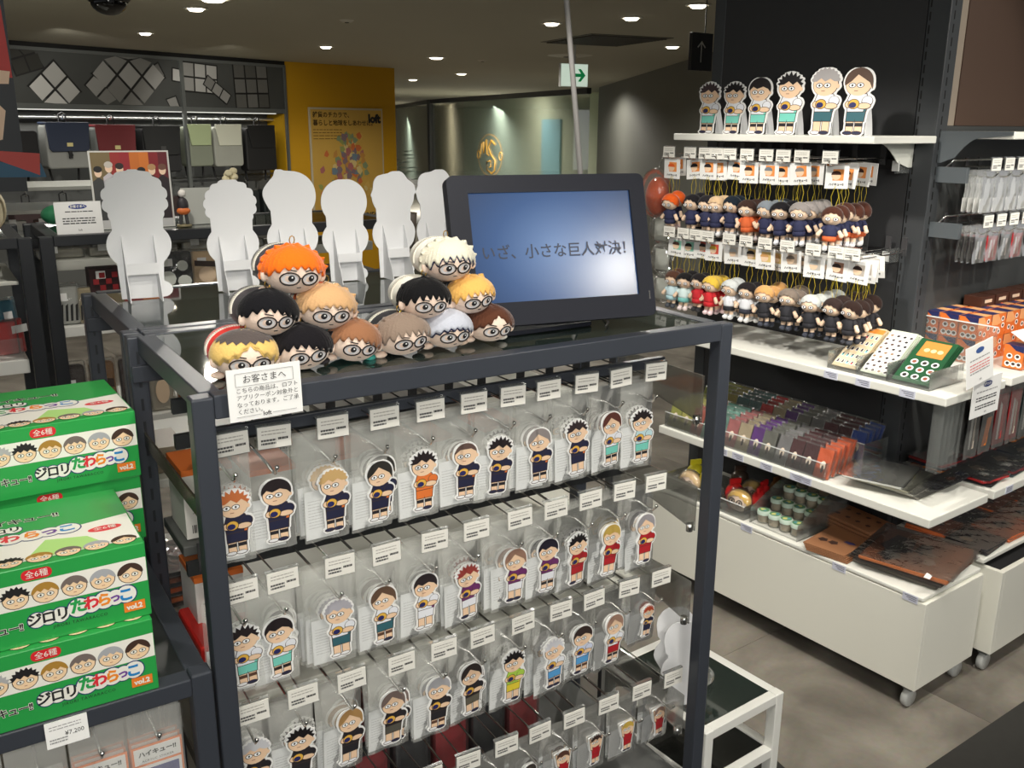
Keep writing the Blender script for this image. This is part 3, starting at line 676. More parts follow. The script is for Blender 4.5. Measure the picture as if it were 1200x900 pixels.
    g.tube([S3(-ex+rx, ez+0.001, 1.045), S3(0, ez+0.002, 1.05), S3(ex-rx, ez+0.001, 1.045)], 0.001, ek, 5)
    obj('glasses', g, t)
    g = MB()
    for s_ in (-1, 1): g.tube([S3(s_*(ex*0.45), ez+rz*1.25, 1.03), S3(s_*ex*1.3, ez+rz*1.5, 1.03)], 0.0008, ek, 5)
    g.tube([S3(-w*0.03, -d*0.66, 1.02), S3(w*0.035, -d*0.64, 1.02)], 0.0006, ek, 5); obj('stitched_features', g, t)
    mb = MB(); q = [(0.004*math.cos(i*PI/4), 0.004+0.0*i, d*1.07+0.006+0.006*math.sin(i*PI/4)) for i in range(9)]; mb.tube(q, 0.0008, M((190, 150, 60), 0.3, 1.0), 5); obj('chain', mb, t)
    return t
W1, H1 = 0.084, 0.066
Z1, Z2, Z3 = 1.2335, 1.2875, 1.346
pl = [
 ((0.366, 1.296, Z1), 0.092, 0.068, (226, 190, 112), 'curt', (206, 40, 32), 'plush with blond fringe and dark crown, red back, behind the notice card', 0, (226, 190, 112)),
 ((0.452, 1.298, Z1), 0.086, 0.066, (22, 20, 24), 'swep', (40, 36, 40), 'messy black-haired plush in the bottom row of the first pyramid', 7, None),
 ((0.535, 1.300, Z1), 0.080, 0.063, (150, 104, 74), 'swep', (60, 160, 150), 'brown-haired plush with swept fringe at the pyramid foot, third in the row', 5, None),
 ((0.617, 1.302, Z1), 0.088, 0.064, (142, 124, 110), 'spik', (34, 34, 40), 'ash-brown plush at the foot of the second pyramid', 4, None),
 ((0.699, 1.304, Z1), 0.080, 0.062, (190, 194, 206), 'cap', (214, 190, 170), 'silver-haired plush with navy fringe, middle of the foot of the second pyramid', 0, (50, 52, 80)),
 ((0.779, 1.306, Z1), 0.080, 0.060, (88, 52, 36), 'curt', (236, 230, 220), 'dark brown plush with parted hair, beside the monitor base', 3, None),
 ((0.408, 1.308, Z2), 0.084, 0.066, (18, 18, 22), 'swep', (60, 56, 60), 'glossy black-haired plush in the middle of the first pyramid', 0, None),
 ((0.496, 1.308, Z2), 0.086, 0.066, (206, 164, 118), 'curl', (226, 100, 40), 'sandy-haired plush with frizzy tufts in the first pyramid, middle row', 11, None),
 ((0.660, 1.308, Z2-0.002), 0.082, 0.063, (18, 18, 20), 'spik', (226, 224, 214), 'black-haired plush with white back in the second pyramid, middle row', 5, None),
 ((0.744, 1.308, Z2-0.003), 0.078, 0.061, (230, 178, 96), 'spik', (60, 60, 70), 'golden-haired plush leaning on the monitor, middle row', 4, None),
 ((0.450, 1.316, Z3), 0.090, 0.069, (242, 112, 24), 'curl', (58, 54, 60), 'bright orange-haired plush on top of the first pyramid', 12, None),
 ((0.707, 1.316, Z3-0.004), 0.086, 0.066, (226, 222, 202), 'spik', (232, 230, 220), 'cream-haired plush with navy fringe on top of the second pyramid', 11, (46, 48, 78)),
]
for c, w_, h_, hc, kd, body, lb, tf, un in pl:
    z = plush('p', c, w_, h_, hc, kd, body, (225, 222, 210), lb, tf, un, yaw=R.uniform(-0.10, 0.08), roll=R.uniform(-0.12, 0.12))
# dark crown patch on the two-tone plush
pz = [o for o in COL.objects if o.get('label', '').startswith('plush with blond fringe')][0]
mb = MB(); nu = 40; vs = []; fs = []
for j in range(7):
    for i in range(nu):
        th = 2*PI*i/nu; p = (0.95+0.16*(i % 2)*(1 if j == 6 else j/6))*j/6*(0.9)
        vs.append((0.046*1.105*math.sin(p)*math.cos(th), 0.036*1.12*math.sin(p)*math.sin(th), 0.034*1.10*math.cos(p)))
for j in range(6):
    for i in range(nu): fs.append((j*nu+i, j*nu+(i+1) % nu, (j+1)*nu+(i+1) % nu, (j+1)*nu+i))
mb.add(vs, fs, hairmat((84, 76, 74)), True); obj('crown_patch', mb, pz, label='dark grey crown patch with zigzag edge')

# ------------------------------------------------------------------ monitor
mt = thing('monitor', 'wide dark monitor showing one line of text on a blue screen', 'monitor')
BRc = Vector((1.104, 1.262, 1.222)); ang = math.radians(-10.94); til = math.radians(17)
MWd, MHt = 0.372, 0.258
ex = Vector((math.cos(ang), math.sin(ang), 0)); mt.location = BRc - ex*MWd/2; mt.rotation_euler = Euler((-til, 0, ang), 'XYZ')
BZ = M((20, 23, 34), 0.55, 0.0, 0.25, nm='monitor_shell')
out = rrect(-MWd/2, MWd/2, 0, MHt, 0.012); 
mb = MB(); mb.prism(out, 0.004, 0.024, BZ); obj('back_shell', mb, mt, bevel=0.003)
sx0, sx1, sz0, sz1 = -MWd/2+0.036, MWd/2-0.030, 0.040, MHt-0.030
bz = MB()
inn = [(sx0, sz0), (sx1, sz0), (sx1, sz1), (sx0, sz1)]
for (x0, x1, z0, z1) in ((-MWd/2+0.001, MWd/2-0.001, 0.001, sz0), (-MWd/2+0.001, MWd/2-0.001, sz1, MHt-0.001), (-MWd/2+0.001, sx0, sz0, sz1), (sx1, MWd/2-0.001, sz0, sz1)):
    bz.box(x0, x1, -0.002, 0.006, z0, z1, BZ)
b_ = MB(); b_.prism(out, -0.002, 0.004, BZ)
# frame as an outline with a rectangular hole
fr = MB(); N = len(out); hole = []
for (x, z) in out: hole.append((min(max(x, sx0), sx1), min(max(z, sz0), sz1)))
for i in range(N):
    j = (i+1) % N
    fr.add([(out[i][0], -0.004, out[i][1]), (out[j][0], -0.004, out[j][1]), (hole[j][0], -0.004, hole[j][1]), (hole[i][0], -0.004, hole[i][1])], [(0, 1, 2, 3)], BZ)
    fr.add([(out[i][0], -0.004, out[i][1]), (out[j][0], -0.004, out[j][1]), (out[j][0], 0.006, out[j][1]), (out[i][0], 0.006, out[i][1])], [(0, 1, 2, 3)], BZ)
    if hole[i] != hole[j]: fr.add([(hole[i][0], -0.004, hole[i][1]), (hole[j][0], -0.004, hole[j][1]), (hole[j][0], 0.003, hole[j][1]), (hole[i][0], 0.003, hole[i][1])], [(0, 1, 2, 3)], M((12, 13, 18), 0.3))
obj('bezel', fr, mt)
sm = bpy.data.materials.new('blue_screen'); sm.use_nodes = True; nt = sm.node_tree; b = nt.nodes['Principled BSDF']
b.inputs['Base Color'].default_value = (0.01, 0.012, 0.02, 1); b.inputs['Roughness'].default_value = 0.22; b.inputs['Specular IOR Level'].default_value = 0.35
tc = nt.nodes.new('ShaderNodeTexCoord'); mp = nt.nodes.new('ShaderNodeMapping'); mp.inputs['Location'].default_value = (0.0, 0, -0.165); mp.inputs['Scale'].default_value = (1, 1, 1.25)
vm = nt.nodes.new('ShaderNodeVectorMath'); vm.operation = 'LENGTH'; cr = nt.nodes.new('ShaderNodeValToRGB')
nt.links.new(tc.outputs['Object'], mp.inputs[0]); nt.links.new(mp.outputs[0], vm.inputs[0])
mr = nt.nodes.new('ShaderNodeMath'); mr.operation = 'MULTIPLY'; mr.inputs[1].default_value = 4.6; nt.links.new(vm.outputs['Value'], mr.inputs[0]); nt.links.new(mr.outputs[0], cr.inputs[0])
el = cr.color_ramp.elements; el[0].position = 0.0; el[0].color = lin((118, 150, 196)); el[1].position = 1.0; el[1].color = lin((36, 60, 96)); e2 = el.new(0.5); e2.color = lin((70, 102, 150))
nt.links.new(cr.outputs[0], b.inputs['Emission Color']); b.inputs['Emission Strength'].default_value = 0.85
mb = MB(); mb.box(sx0-0.002, sx1+0.002, 0.0, 0.003, sz0-0.002, sz1+0.002, sm); obj('screen', mb, mt)
text('いざ、小さな巨人対決！', 0.0266, M((22, 34, 58), 0.4), mt, (0.010, -0.0012, 0.124), bold=0.012)
mb = MB(); mb.box(MWd/2-0.012, MWd/2-0.009, -0.0048, -0.004, 0.03, 0.045, M((14, 14, 18), 0.4)); obj('button', mb, mt)
stt = MB(); stt.box(-0.035, 0.035, 0.022, 0.036, 0.0, 0.12, BZ); obj('neck', stt, mt)
mb = MB(); mb.prism(rrect(1.104-MWd/2*math.cos(ang)-0.10, 1.104-MWd/2*math.cos(ang)+0.10, 1.33, 1.47, 0.02), HZ+0.0005, HZ+0.008, BZ, 'z')
fo = obj('foot', mb, mt); fo.matrix_parent_inverse = (Matrix.Translation(mt.location) @ mt.rotation_euler.to_matrix().to_4x4()).inverted()
# cable to the ceiling and cord on the glass
mb = MB(); mb.tube([(1.70, 2.3, 1.0), (1.69, 2.3, 1.411), (1.673, 2.3, 1.547), (1.642, 2.3, 1.782), (1.625, 2.3, 1.90), (1.60, 2.3, 2.15)], 0.008, M((150, 148, 146), 0.5), 8)
tag(obj('cable_conduit', mb), 'thin grey cable conduit hanging from the ceiling behind the monitor', 'cable')
mb = MB(); mb.tube([(1.02, 1.40, 1.25), (1.08, 1.45, 1.215), (1.10, 1.42, 1.203), (1.05, 1.33, 1.203), (1.02, 1.30, 1.203)], 0.0018, BLACKSTEEL, 6)
tag(obj('power_cord', mb), 'thin black cord trailing from the monitor over the glass top', 'cord')

# ------------------------------------------------------------------ notice card on the near rack
nt_ = thing('notice_card', 'white notice card in Japanese fixed to the near rack front corner', 'sign', (0.367, 1.212, 1.199), 0, rot=(0.0, -0.015, 0.0))
mb = MB(); mb.box(-0.051, 0.051, 0, 0.002, -0.037, 0.036, PAPER); obj('card', mb, nt_)
LX = (0,)
mb = MB(); 
for z in (0.030, 0.012): mb.box(-0.04, 0.04, -0.0014, -0.0011, z-0.0003, z+0.0003, GREY)
for x in (-0.04, 0.04): mb.box(x-0.0003, x+0.0003, -0.0014, -0.0011, 0.012, 0.030, GREY)
for s_ in (-1, 1): mb.box(min(s_*0.008, s_*0.042), max(s_*0.008, s_*0.042), -0.0014, -0.0011, -0.0308, -0.0302, GREY)
obj('ruled_lines', mb, nt_)
text('お客さまへ', 0.0122, INK, nt_, (0, -0.0015, 0.0205))
for i, s_ in enumerate(('こちらの商品は、ロフト', 'アプリクーポン対象外と', 'なっております。ご了承', 'ください。')):
    text(s_, 0.0079, INK, nt_, (-0.0405, -0.0015, 0.0055-i*0.0098), align='LEFT')
text('loft', 0.0085, INK, nt_, (0, -0.0015, -0.0303), bold=0.02)

# ------------------------------------------------------------------ white cardboard standees seen from behind
def standee_back(x, y, h, w, kind, label, yaw):
    t = thing('cardboard_standee', label, 'standee', (x, y, HZ), yaw, 'white standees seen from behind')
    sh = []
    hr = w*0.49; hz = h-hr
    n = 120; head = []
    for i in range(n):
        a = 2*PI*i/n; k = 1.0
        if kind == 'curly': k = 0.93+0.12*abs(math.sin(a*7))**0.6
        if kind == 'fluffy': k = 0.93+0.11*abs(math.sin(a*7.5+0.4))**0.6
        if kind == 'spiky' and 0 < a < PI: k = 0.97+0.13*abs(math.sin(a*3+0.8))**1.5
        if kind == 'quiff': k = 1.0+(0.20*math.exp(-((a-2.0)/0.16)**2)) + 0.1*math.exp(-((a-3.0)/0.3)**2)
        head.append((hr*k*math.cos(a), hz+hr*0.96*k*math.sin(a)))
    body = circ(0, h*0.42, w*0.5, h*0.19, 30); legs = [(-w*0.34, 0), (w*0.30, 0), (w*0.38, h*0.45), (w*0.40, h*0.72), (-w*0.40, h*0.72), (-w*0.38, h*0.45)]
    foot = circ(w*0.22, h*0.06, w*0.24, h*0.07, 16)
    p = profile([head, body, legs, foot], 0.0022, 110)
    p = [(x_, max(0.0, z_)) for x_, z_ in p]
    mb = MB(); mb.prism(p, -0.0012, 0.0012, CARD); obj('board', mb, t)
    # easel back: two side flaps and a cross tab
    for sx, sp in ((-0.5, 1), (0.42, 1)):
        q = [(0.0, h*0.50), (-0.0, 0.0), (-0.055, 0.0), (-0.045, h*0.12), (-0.03, h*0.22), (-0.024, h*0.32), (-0.005, h*0.50)]
        mb = MB(); mb.prism([(a_, b_) for a_, b_ in q], w*sx*0.55-0.0008, w*sx*0.55+0.0008, CARD, 'x'); obj('strut', mb, t)
    mb = MB(); mb.box(-w*0.27, w*0.23, -0.030, -0.0285, h*0.20, h*0.29, CARD); mb.box(-w*0.27, w*0.23, -0.030, -0.002, h*0.20, h*0.206, CARD); obj('cross_tab', mb, t)
    return t
for x, y, h, w, kd, lb in ((0.374, 2.03, 0.262, 0.122, 'curly', 'white standee back with scalloped hair outline, tallest and leftmost'),
    (0.566, 2.03, 0.238, 0.108, 'fluffy', 'white standee back with soft scalloped head, second of the row'),
    (0.700, 2.03, 0.254, 0.112, 'quiff', 'white standee back with a pointed quiff, behind the orange plush'),
    (0.825, 2.03, 0.234, 0.108, 'round', 'white standee back with plain round head, before the poster'),
    (0.948, 2.03, 0.246, 0.108, 'spiky', 'white standee back with small horns of hair, before the pillar corner'),
    (1.062, 2.03, 0.248, 0.104, 'spiky', 'white standee back partly hidden by the monitor')):
    standee_back(x, y, h, w, kd, lb, R.uniform(-0.05, 0.03))
# ------------------------------------------------------------------ green display boxes
GREEN = M((44, 158, 74), 0.32, noise=0.03, scale=5, nm='glossy_green_card')
CREAMC = M((238, 236, 226), 0.4)
def face_decal(mb, cx, cz, r, hc, style, y, sx=1.0, sz=1.0, order=0):
    """a plain round face: skin disc, hair cap, dot eyes with rims, small mouth"""
    def P(pts): return [(cx+(x-cx)*sx, cz+(z-cz)*sz) for x, z in pts]
    e = 0.00006
    mb.poly(P(circ(cx, cz, r*1.04, r*0.90, 18)), y-e, M((64, 48, 42), 0.5)); mb.poly(P(circ(cx, cz, r*0.97, r*0.84, 18)), y-2*e, M((242, 210, 170), 0.5))
    for s_ in (-1, 1):
        mb.poly(P(circ(cx+s_*r*0.38, cz-r*0.10, r*0.31, r*0.22, 12)), y-3*e, M((70, 60, 60), 0.5)); mb.poly(P(circ(cx+s_*r*0.38, cz-r*0.10, r*0.26, r*0.17, 12)), y-4*e, CREAMC)
        mb.poly(P(circ(cx+s_*r*0.38, cz-r*0.09, r*0.08, r*0.10, 8)), y-5*e, INK)
    mb.poly(P([(cx-r*0.12, cz-r*0.55), (cx+r*0.12, cz-r*0.55), (cx+r*0.12, cz-r*0.50), (cx-r*0.12, cz-r*0.50)]), y-3*e, M((160, 90, 70), 0.5))
    if style == 'spiky': h = [p for i in range(10) for p in [(cx+r*1.25*math.cos(PI-i*PI/9), cz+r*0.1+r*1.12*math.sin(PI-i*PI/9)), (cx+r*1.02*math.cos(PI-(i+.5)*PI/9), cz+r*0.1+r*0.88*math.sin(PI-(i+.5)*PI/9))]][:-1]
    else: h = [(cx+r*1.10*math.cos(PI-i*PI/16), cz+r*0.05+r*1.0*math.sin(PI-i*PI/16)) for i in range(17)]
    if style == 'part': h += [(cx+r*0.95, cz-r*0.05), (cx+r*0.1, cz+r*0.62), (cx-r*0.8, cz+r*0.0)]
    else: h += [(cx+r*0.85, cz+r*0.15), (cx+r*0.5, cz+r*0.42), (cx+r*0.25, cz+r*0.2), (cx-r*0.05, cz+r*0.45), (cx-r*0.35, cz+r*0.2), (cx-r*0.6, cz+r*0.4), (cx-r*0.9, cz+r*0.12)]
    mb.poly(P(h), y-6*e, M(hc, 0.5))
def outlined(body, size, mat, par, loc, rot=(0, 0, 0), white=0.05, navy=0.085, **k):
    """lettering with a white border and a dark keyline, stacked as thin printed layers"""
    nrm = Euler(rot).to_matrix() @ Vector((0, -1, 0)); L = Vector(loc)
    if navy: link('lettering_keyline', text_mesh(body, size, M((40, 52, 96), 0.4), bold=navy, **k), par, L, rot)
    link('lettering_border', text_mesh(body, size, CREAMC, bold=white, **k), par, L+nrm*0.0002, rot)
    link('lettering', text_mesh(body, size, mat, bold=0.022, **k), par, L+nrm*0.0004, rot)
FH = [((30, 28, 30), 'spiky'), ((176, 176, 176), 'spiky'), ((28, 26, 28), 'spiky'), ((170, 128, 50), 'cap'), ((116, 104, 98), 'cap'), ((168, 170, 174), 'cap'), ((66, 46, 36), 'part')]
def cloud(par, blobs, y, flat=False):
    mb = MB(); NV_ = M((40, 52, 110), 0.4)
    s_ = 1 if flat else -1; ax = 'z' if flat else 'y'
    for i, (x, z, r) in enumerate(blobs): mb.poly(circ(x, z, r*1.12, r*1.12, 20), y+s_*0.00002*i, NV_, ax)
    for i, (x, z, r) in enumerate(blobs): mb.poly(circ(x, z, r, r, 20), y+s_*(0.0002+0.00002*i), CREAMC, ax)
    obj('logo_cloud', mb, par)
BW_, BD_, BH_ = 0.285, 0.225, 0.108
def green_box(label, x1, y0, z0, rz=0.0):
    t = thing('display_box', label, 'box', (x1-BW_/2, y0, z0), rz, 'green display boxes')
    mb = MB(); mb.box(-BW_/2, BW_/2, 0, BD_, 0, BH_, GREEN); obj('carton', mb, t, bevel=0.0012)
    mb = MB(); y = -0.0003
    mb.poly([(-BW_/2+.001, 0.052), (BW_/2-.001, 0.052), (BW_/2-.001, 0.087), (-BW_/2+.001, 0.087)], y, CREAMC)
    obj('white_band', mb, t)
    for i, (hc, stl) in enumerate(FH):
        mb = MB(); cx = BW_/2-0.022-(6-i)*0.0345
        face_decal(mb, cx, 0.067, 0.0150, hc, stl, y-0.0001); obj('printed_face', mb, t)
    mb = MB(); mb.poly(rrect(-0.008, 0.028, 0.089, 0.1035, 0.007), y, M((214, 40, 48), 0.4)); obj('red_badge', mb, t)
    text('全6種', 0.0108, CREAMC, t, (0.010, y-0.0003, 0.096))
    outlined('ハイキュー!!', 0.0136, INK, t, (-0.046, y-0.0001, 0.027), white=0.06, navy=0, spacing=0.80)
    cloud(t, [(0.003, 0.032, 0.0105), (0.017, 0.032, 0.010), (0.031, 0.032, 0.0105)], y-0.0001); text('ジロリ', 0.0182, INK, t, (0.017, y-0.0006, 0.032), bold=0.035, spacing=0.84)
    xs = [0.053, 0.069, 0.085, 0.0985, 0.112]; cs = [(40, 160, 80), (222, 48, 60), (240, 142, 40), (110, 60, 150), (30, 130, 200)]
    cloud(t, [(0.053, 0.036, 0.013), (0.069, 0.036, 0.0115), (0.085, 0.038, 0.0125), (0.099, 0.038, 0.011), (0.113, 0.039, 0.0125)], y-0.00015)
    for ch, x, c_, s_ in zip('たわらっこ', xs, cs, (0.0215, 0.0195, 0.0195, 0.015, 0.020)):
        text(ch, s_, M(c_, 0.4), t, (x, y-0.0008, 0.0375), bold=0.045)
    text('JIRORI TAWARACCO', 0.0060, INK, t, (0.054, y-0.0003, 0.0170), spacing=1.2)
    mb = MB(); mb.poly([(0.108, 0.012), (0.135, 0.012), (0.135, 0.026), (0.108, 0.026)], y-0.0006, M((236, 128, 44), 0.4)); obj('volume_patch', mb, t)
    text('vol.2', 0.0105, CREAMC, t, (0.1215, y-0.0009, 0.0185), bold=0.04)
    # lid print
    zt = BH_+0.0003; rx = (-PI/2, 0, 0)
    mb = MB(); mb.poly([(-BW_/2+.002, 0.03), (-0.06, 0.075), (0.05, 0.10), (BW_/2-.002, 0.115), (BW_/2-.002, 0.018), (-BW_/2+.002, 0.018)], zt, CREAMC, 'z'); obj('lid_white', mb, t)
    mb = MB(); mb.poly([(0.0, 0.02), (0.03, 0.075), (0.08, 0.06), (0.10, 0.02)], zt+0.0001, M((176, 220, 130), 0.4), 'z'); obj('lid_tint', mb, t)
    k = 0
    for i, (hc, stl) in enumerate(FH[1:]):
        mb = MB(); face_decal(mb, BW_/2-0.022-(5-i)*0.0345, 0, 0.0150, hc, stl, 0); o = obj('lid_face', mb, t, (0, 0.020, zt+0.0003), rx)
    outlined('ハイキュー!!', 0.020, INK, t, (0.005, 0.160, zt+0.0001), rx, white=0.06, navy=0, spacing=0.9)
    cloud(t, [(-0.036, 0.132, 0.011), (-0.020, 0.133, 0.011), (-0.004, 0.132, 0.011)], zt+0.0001, True); text('ジロリ', 0.018, INK, t, (-0.020, 0.132, zt+0.0007), rx, bold=0.03)
    cloud(t, [(-0.038, 0.100, 0.017), (-0.010, 0.099, 0.016), (0.016, 0.100, 0.017), (0.038, 0.100, 0.015), (0.060, 0.100, 0.017)], zt+0.00015, True)
    for ch, x, c_ in zip('たわらっこ', (-0.038, -0.010, 0.016, 0.038, 0.060), cs):
        text(ch, 0.025, M(c_, 0.4), t, (x, 0.100, zt+0.0008), rx, bold=0.045)
    mb = MB(); mb.poly(circ(0.105, 0.075, 0.022, 0.010, 18), zt+0.0002, M((222, 50, 60), 0.4), 'z'); obj('lid_badge', mb, t)
    text('全6種', 0.012, CREAMC, t, (0.105, 0.075, zt+0.0006), rx)
    return t
green_box('lowest green display box at the front of the stack', 0.193, 1.224, LZ+0.0005)
green_box('green display box resting on the lowest one, lid in view', 0.196, 1.236, LZ+BH_+0.001)
green_box('hidden-faced green box at the base of the rear stack', 0.238, 1.500, LZ+0.0005)
green_box('green box in the middle of the rear stack, mostly covered', 0.242, 1.500, LZ+BH_+0.001)
green_box('topmost green display box with glossy lid', 0.244, 1.492, LZ+2*BH_+0.0015, 0.035)
t = thing('price_card', 'white price card hanging on the low rack rail under the green boxes', 'price tag', (0.072, 1.2195, 0.772), 0, rot=(-0.12, 0, 0))
mb = MB(); mb.box(-0.026, 0.026, -0.002, 0, -0.020, 0.016, PAPER); obj('card', mb, t)
mb = MB(); bars(mb, -0.021, 0.018, (0.009, 0.005), 0.0012, -0.0022, GREY, 3); bars(mb, -0.022, 0.0, (-0.009, -0.013), 0.002, -0.0022, GREY, 9); obj('small_print', mb, t)
text('¥7,200', 0.0085, INK, t, (0.009, -0.0024, -0.004))
# packs hung under the low rack
for i, x in enumerate((-0.12, -0.045, 0.032, 0.110, 0.185)):
    h = hook_proto(0.19, 0.0, 'low'); h.location = (x, 1.215, 0.712); h.rotation_euler = (0, 0, 0)
    for ch in list(h.children):
        if ch.name.split('.')[0] in ('ticket_wire', 'ticket_holder', 'price_card'): bpy.data.objects.remove(ch)
    tag(h, 'plain chrome peg hook under the green boxes, %s from the rack left' % ORD[i], 'hook', 'hooks under the green boxes')
    for k in range(3):
        t = thing('card_pack', ('clear pack with orange-framed sticker card, %s under the green boxes' % ORD[i]) if k == 0 else 'orange-framed sticker pack, %s behind on the %s low hook' % (ORD[k-1], ORD[i]), 'sticker pack', (x, 1.245+k*0.014, 0.745), 0, 'packs under the green boxes, %s hook' % ORD[i] if k else 'front packs under the green boxes')
        link('film', film_mesh(0.074, 0.19), t)
        mb = MB(); mb.box(-0.035, 0.035, 0.0032, 0.0045, -0.185, -0.055 - (0.012 if i == 2 else 0), M((236, 128, 60), 0.5)); mb.box(-0.032, 0.032, 0.0026, 0.0032, -0.084, -0.058, PAPER); mb.box(-0.032, 0.032, 0.0026, 0.0032, -0.182, -0.088, PAPER); mb.box(-0.028, 0.028, 0.0020, 0.0026, -0.178, -0.093, M((40, 48, 130), 0.5)); cdn = obj('card', mb, t)
        if k == 0: text('ハイキュー!!', 0.0095, INK, cdn, (0, 0.0018, -0.068), bold=0.04); text('ACRYLIC STICKER', 0.005, INK, cdn, (0, 0.0018, -0.079), spacing=1.1)

# goods inside the near rack, seen past its left post and between the packs
def carton(label, loc, w, d, h, base, top, textc='ハイキュー!!', grp=None, rz=0.0, cat='box'):
    t = thing('product_box', label, cat, loc, rz, grp)
    mb = MB(); mb.box(-w/2, w/2, 0, d, 0, h, M(base, 0.45)); obj('carton', mb, t, bevel=0.001)
    mb = MB(); mb.box(-w/2-.0003, w/2+.0003, -0.0003, d, h-0.010, h+0.0004, M(top, 0.45)); obj('coloured_lid', mb, t)
    if textc: text(textc, w*0.13, INK, t, (0, -0.0008, h*0.62), bold=0.04)
    mb = MB(); bars(mb, -w*0.35, w*0.38, [h*0.45-0.005*i for i in range(3)], 0.0014, -0.0006, GREY, 5)
    for i in range(9): mb.poly([(-w*0.38+i*0.003, h*0.08), (-w*0.38+i*0.003+0.0014+0.0008*(i % 2), h*0.08), (-w*0.38+i*0.003+0.0014+0.0008*(i % 2), h*0.2), (-w*0.38+i*0.003, h*0.2)], -0.0006, INK)
    obj('small_print', mb, t); return t
carton('white box with orange lid standing highest beside the left post', (0.355, 1.535, 0.862), 0.085, 0.11, 0.125, (226, 222, 216), (232, 120, 50))
carton('white and orange box with bold black lettering on the lower inner shelf', (0.36, 1.535, 0.657), 0.085, 0.11, 0.13, (226, 224, 220), (232, 120, 50))
for i in range(4): carton('white and orange box further along the inner shelf, %s from the post' % ORD[i+1], (0.47+i*0.16, 1.54, 0.862), 0.085, 0.11, 0.10, (214, 210, 204), (232, 120, 50), grp='inner shelf boxes')
for i in range(3):
    t = thing('folded_garment', ['red folded pack beside the left post low down', 'red folded pack next to the first, low down', 'red folded pack, third from the left post'][i], 'pack', (0.315+i*0.042, 1.45, 0.6), 0)
    mb = MB(); mb.box(-0.016, 0.016, 0, 0.16, 0.0, 0.10, M((196, 40, 34), 0.35)); obj('wrapped_body', mb, t, bevel=0.006)
    mb = MB(); mb.box(-0.010, 0.008, -0.001, 0, 0.01, 0.03, PAPER); obj('label', mb, t)
mb = MB(); mb.box(0.03, 0.962, 0.20, 0.44, 0.580, 0.600, OFFW); obj('shelf', mb, hero, bevel=0.002)
for i in range(7):
    c = [(40, 38, 42), (36, 36, 40), (150, 30, 40), (44, 42, 46), (168, 36, 44), (38, 38, 42), (150, 34, 40)][i]
    t = thing('bagged_garment', '%s bagged garment low behind the bottom hooks, %s from the left' % ('red' if c[0] > 100 else 'black', ORD[i]), 'pack', (0.44+i*0.092, 1.51, 0.2005), R.uniform(-0.1, 0.1), 'red garments behind the bottom hooks' if c[0] > 100 else 'black garments behind the bottom hooks')
    mb = MB(); mb.box(-0.040, 0.040, 0, 0.13, 0.0, 0.20, M(c, 0.5)); obj('cloth', mb, t, bevel=0.012)
    mb = MB(); mb.box(-0.043, 0.043, -0.003, 0.133, 0.0, 0.206, FILM2); obj('film', mb, t, bevel=0.008)
# goods on the second rack's shelves
for i in range(6):
    if i == 0: carton('brown kraft box with recycling print on the second rack', (0.33, 1.78, 0.902), 0.09, 0.12, 0.05, (176, 160, 138), (176, 160, 138), '')
    else: carton('pale box on the second rack shelf, %s in line' % ORD[i], (0.33+i*0.13, 1.78, 0.902), 0.10, 0.12, 0.06, (196, 192, 184), (150, 146, 140), '', 'pale boxes on the second rack')
for i in range(7):
    c = [(60, 46, 40), (210, 104, 40), (48, 44, 42), (196, 88, 36), (60, 60, 64), (120, 70, 50), (44, 44, 46)][i]
    t = thing('flat_pack', '%s flat pack piled on the second rack lower shelf, layer %s from the top' % ('orange' if c[0] > 180 else 'dark', ORD[6-i]), 'pack', (0.37, 1.77, 0.622+i*0.0105), R.uniform(-0.1, 0.1))
    mb = MB(); mb.box(-0.07, 0.07, 0, 0.16, 0, 0.008, M(c, 0.4)); obj('contents', mb, t); mb = MB(); mb.box(-0.075, 0.075, -0.004, 0.164, 0, 0.0095, FILM2); obj('film', mb, t)

# ------------------------------------------------------------------ black-framed racks at the back left
Y3 = 3.33
def goods(label, cat, x, z, w, h, d, c, y=None, kind='pouch', rz=0.0, grp=None, extra=None):
    t = thing('bagged_item' if kind == 'pouch' else 'box', label, cat, (x, y if y is not None else Y3+0.06, z), rz, grp, rot=(R.uniform(-0.16, -0.04) if kind == 'pouch' else 0, 0, rz))
    mb = MB(); mb.box(-w/2, w/2, 0, d, 0, h, M(c, 0.6, noise=0.1, scale=12)); obj('contents', mb, t, bevel=min(w, h, d)*0.25 if kind == 'pouch' else 0.001)
    mb = MB(); mb.box(-w*0.3, -w*0.3+0.03, -0.006, -0.004, h*0.62, h*0.62+0.026, PAPER); obj('barcode_label', mb, t)
    if extra: mb = MB(); extra(mb, w, h); obj('printed_pattern', mb, t)
    if kind == 'pouch': mb = MB(); mb.box(-w*0.54, w*0.54, -0.005, d, 0, h*1.06, FILM2); obj('film', mb, t, bevel=0.006)
    return t
r3 = []
for nm, x0, x1, lab in (('a', -0.95, 0.292, 'black-framed glass-topped rack at the far left, behind the green boxes'), ('b', 0.312, 1.60, 'black-framed glass-topped rack behind the white standees')):
    r = make_rack('display_rack', lab, x0, x1, Y3, Y3+0.52, HZ, 0.042, BLACKSTEEL, slots=False); r3.append(r)
for z in (0.80, 0.45, 1.06):
    mb = MB(); mb.box(0.045, 1.19, 0.03, 0.50, z-0.045 if z < 1 else z-0.012, z, WHITE if z < 1 else OFFW); obj('shelf', mb, r3[0], bevel=0.002)
for z in (0.895, 0.55, 1.095):
    mb = MB(); mb.box(0.045, 1.24, 0.03 if z < 1 else 0.2, 0.50, z-0.035, z, WHITE if z < 1 else OFFW); obj('shelf', mb, r3[1], bevel=0.002)
mb = MB(); mb.box(0.05, 1.18, 0.05, 0.053, 0.80, 0.87, ACRYL); obj('shelf_fence', mb, r3[0])
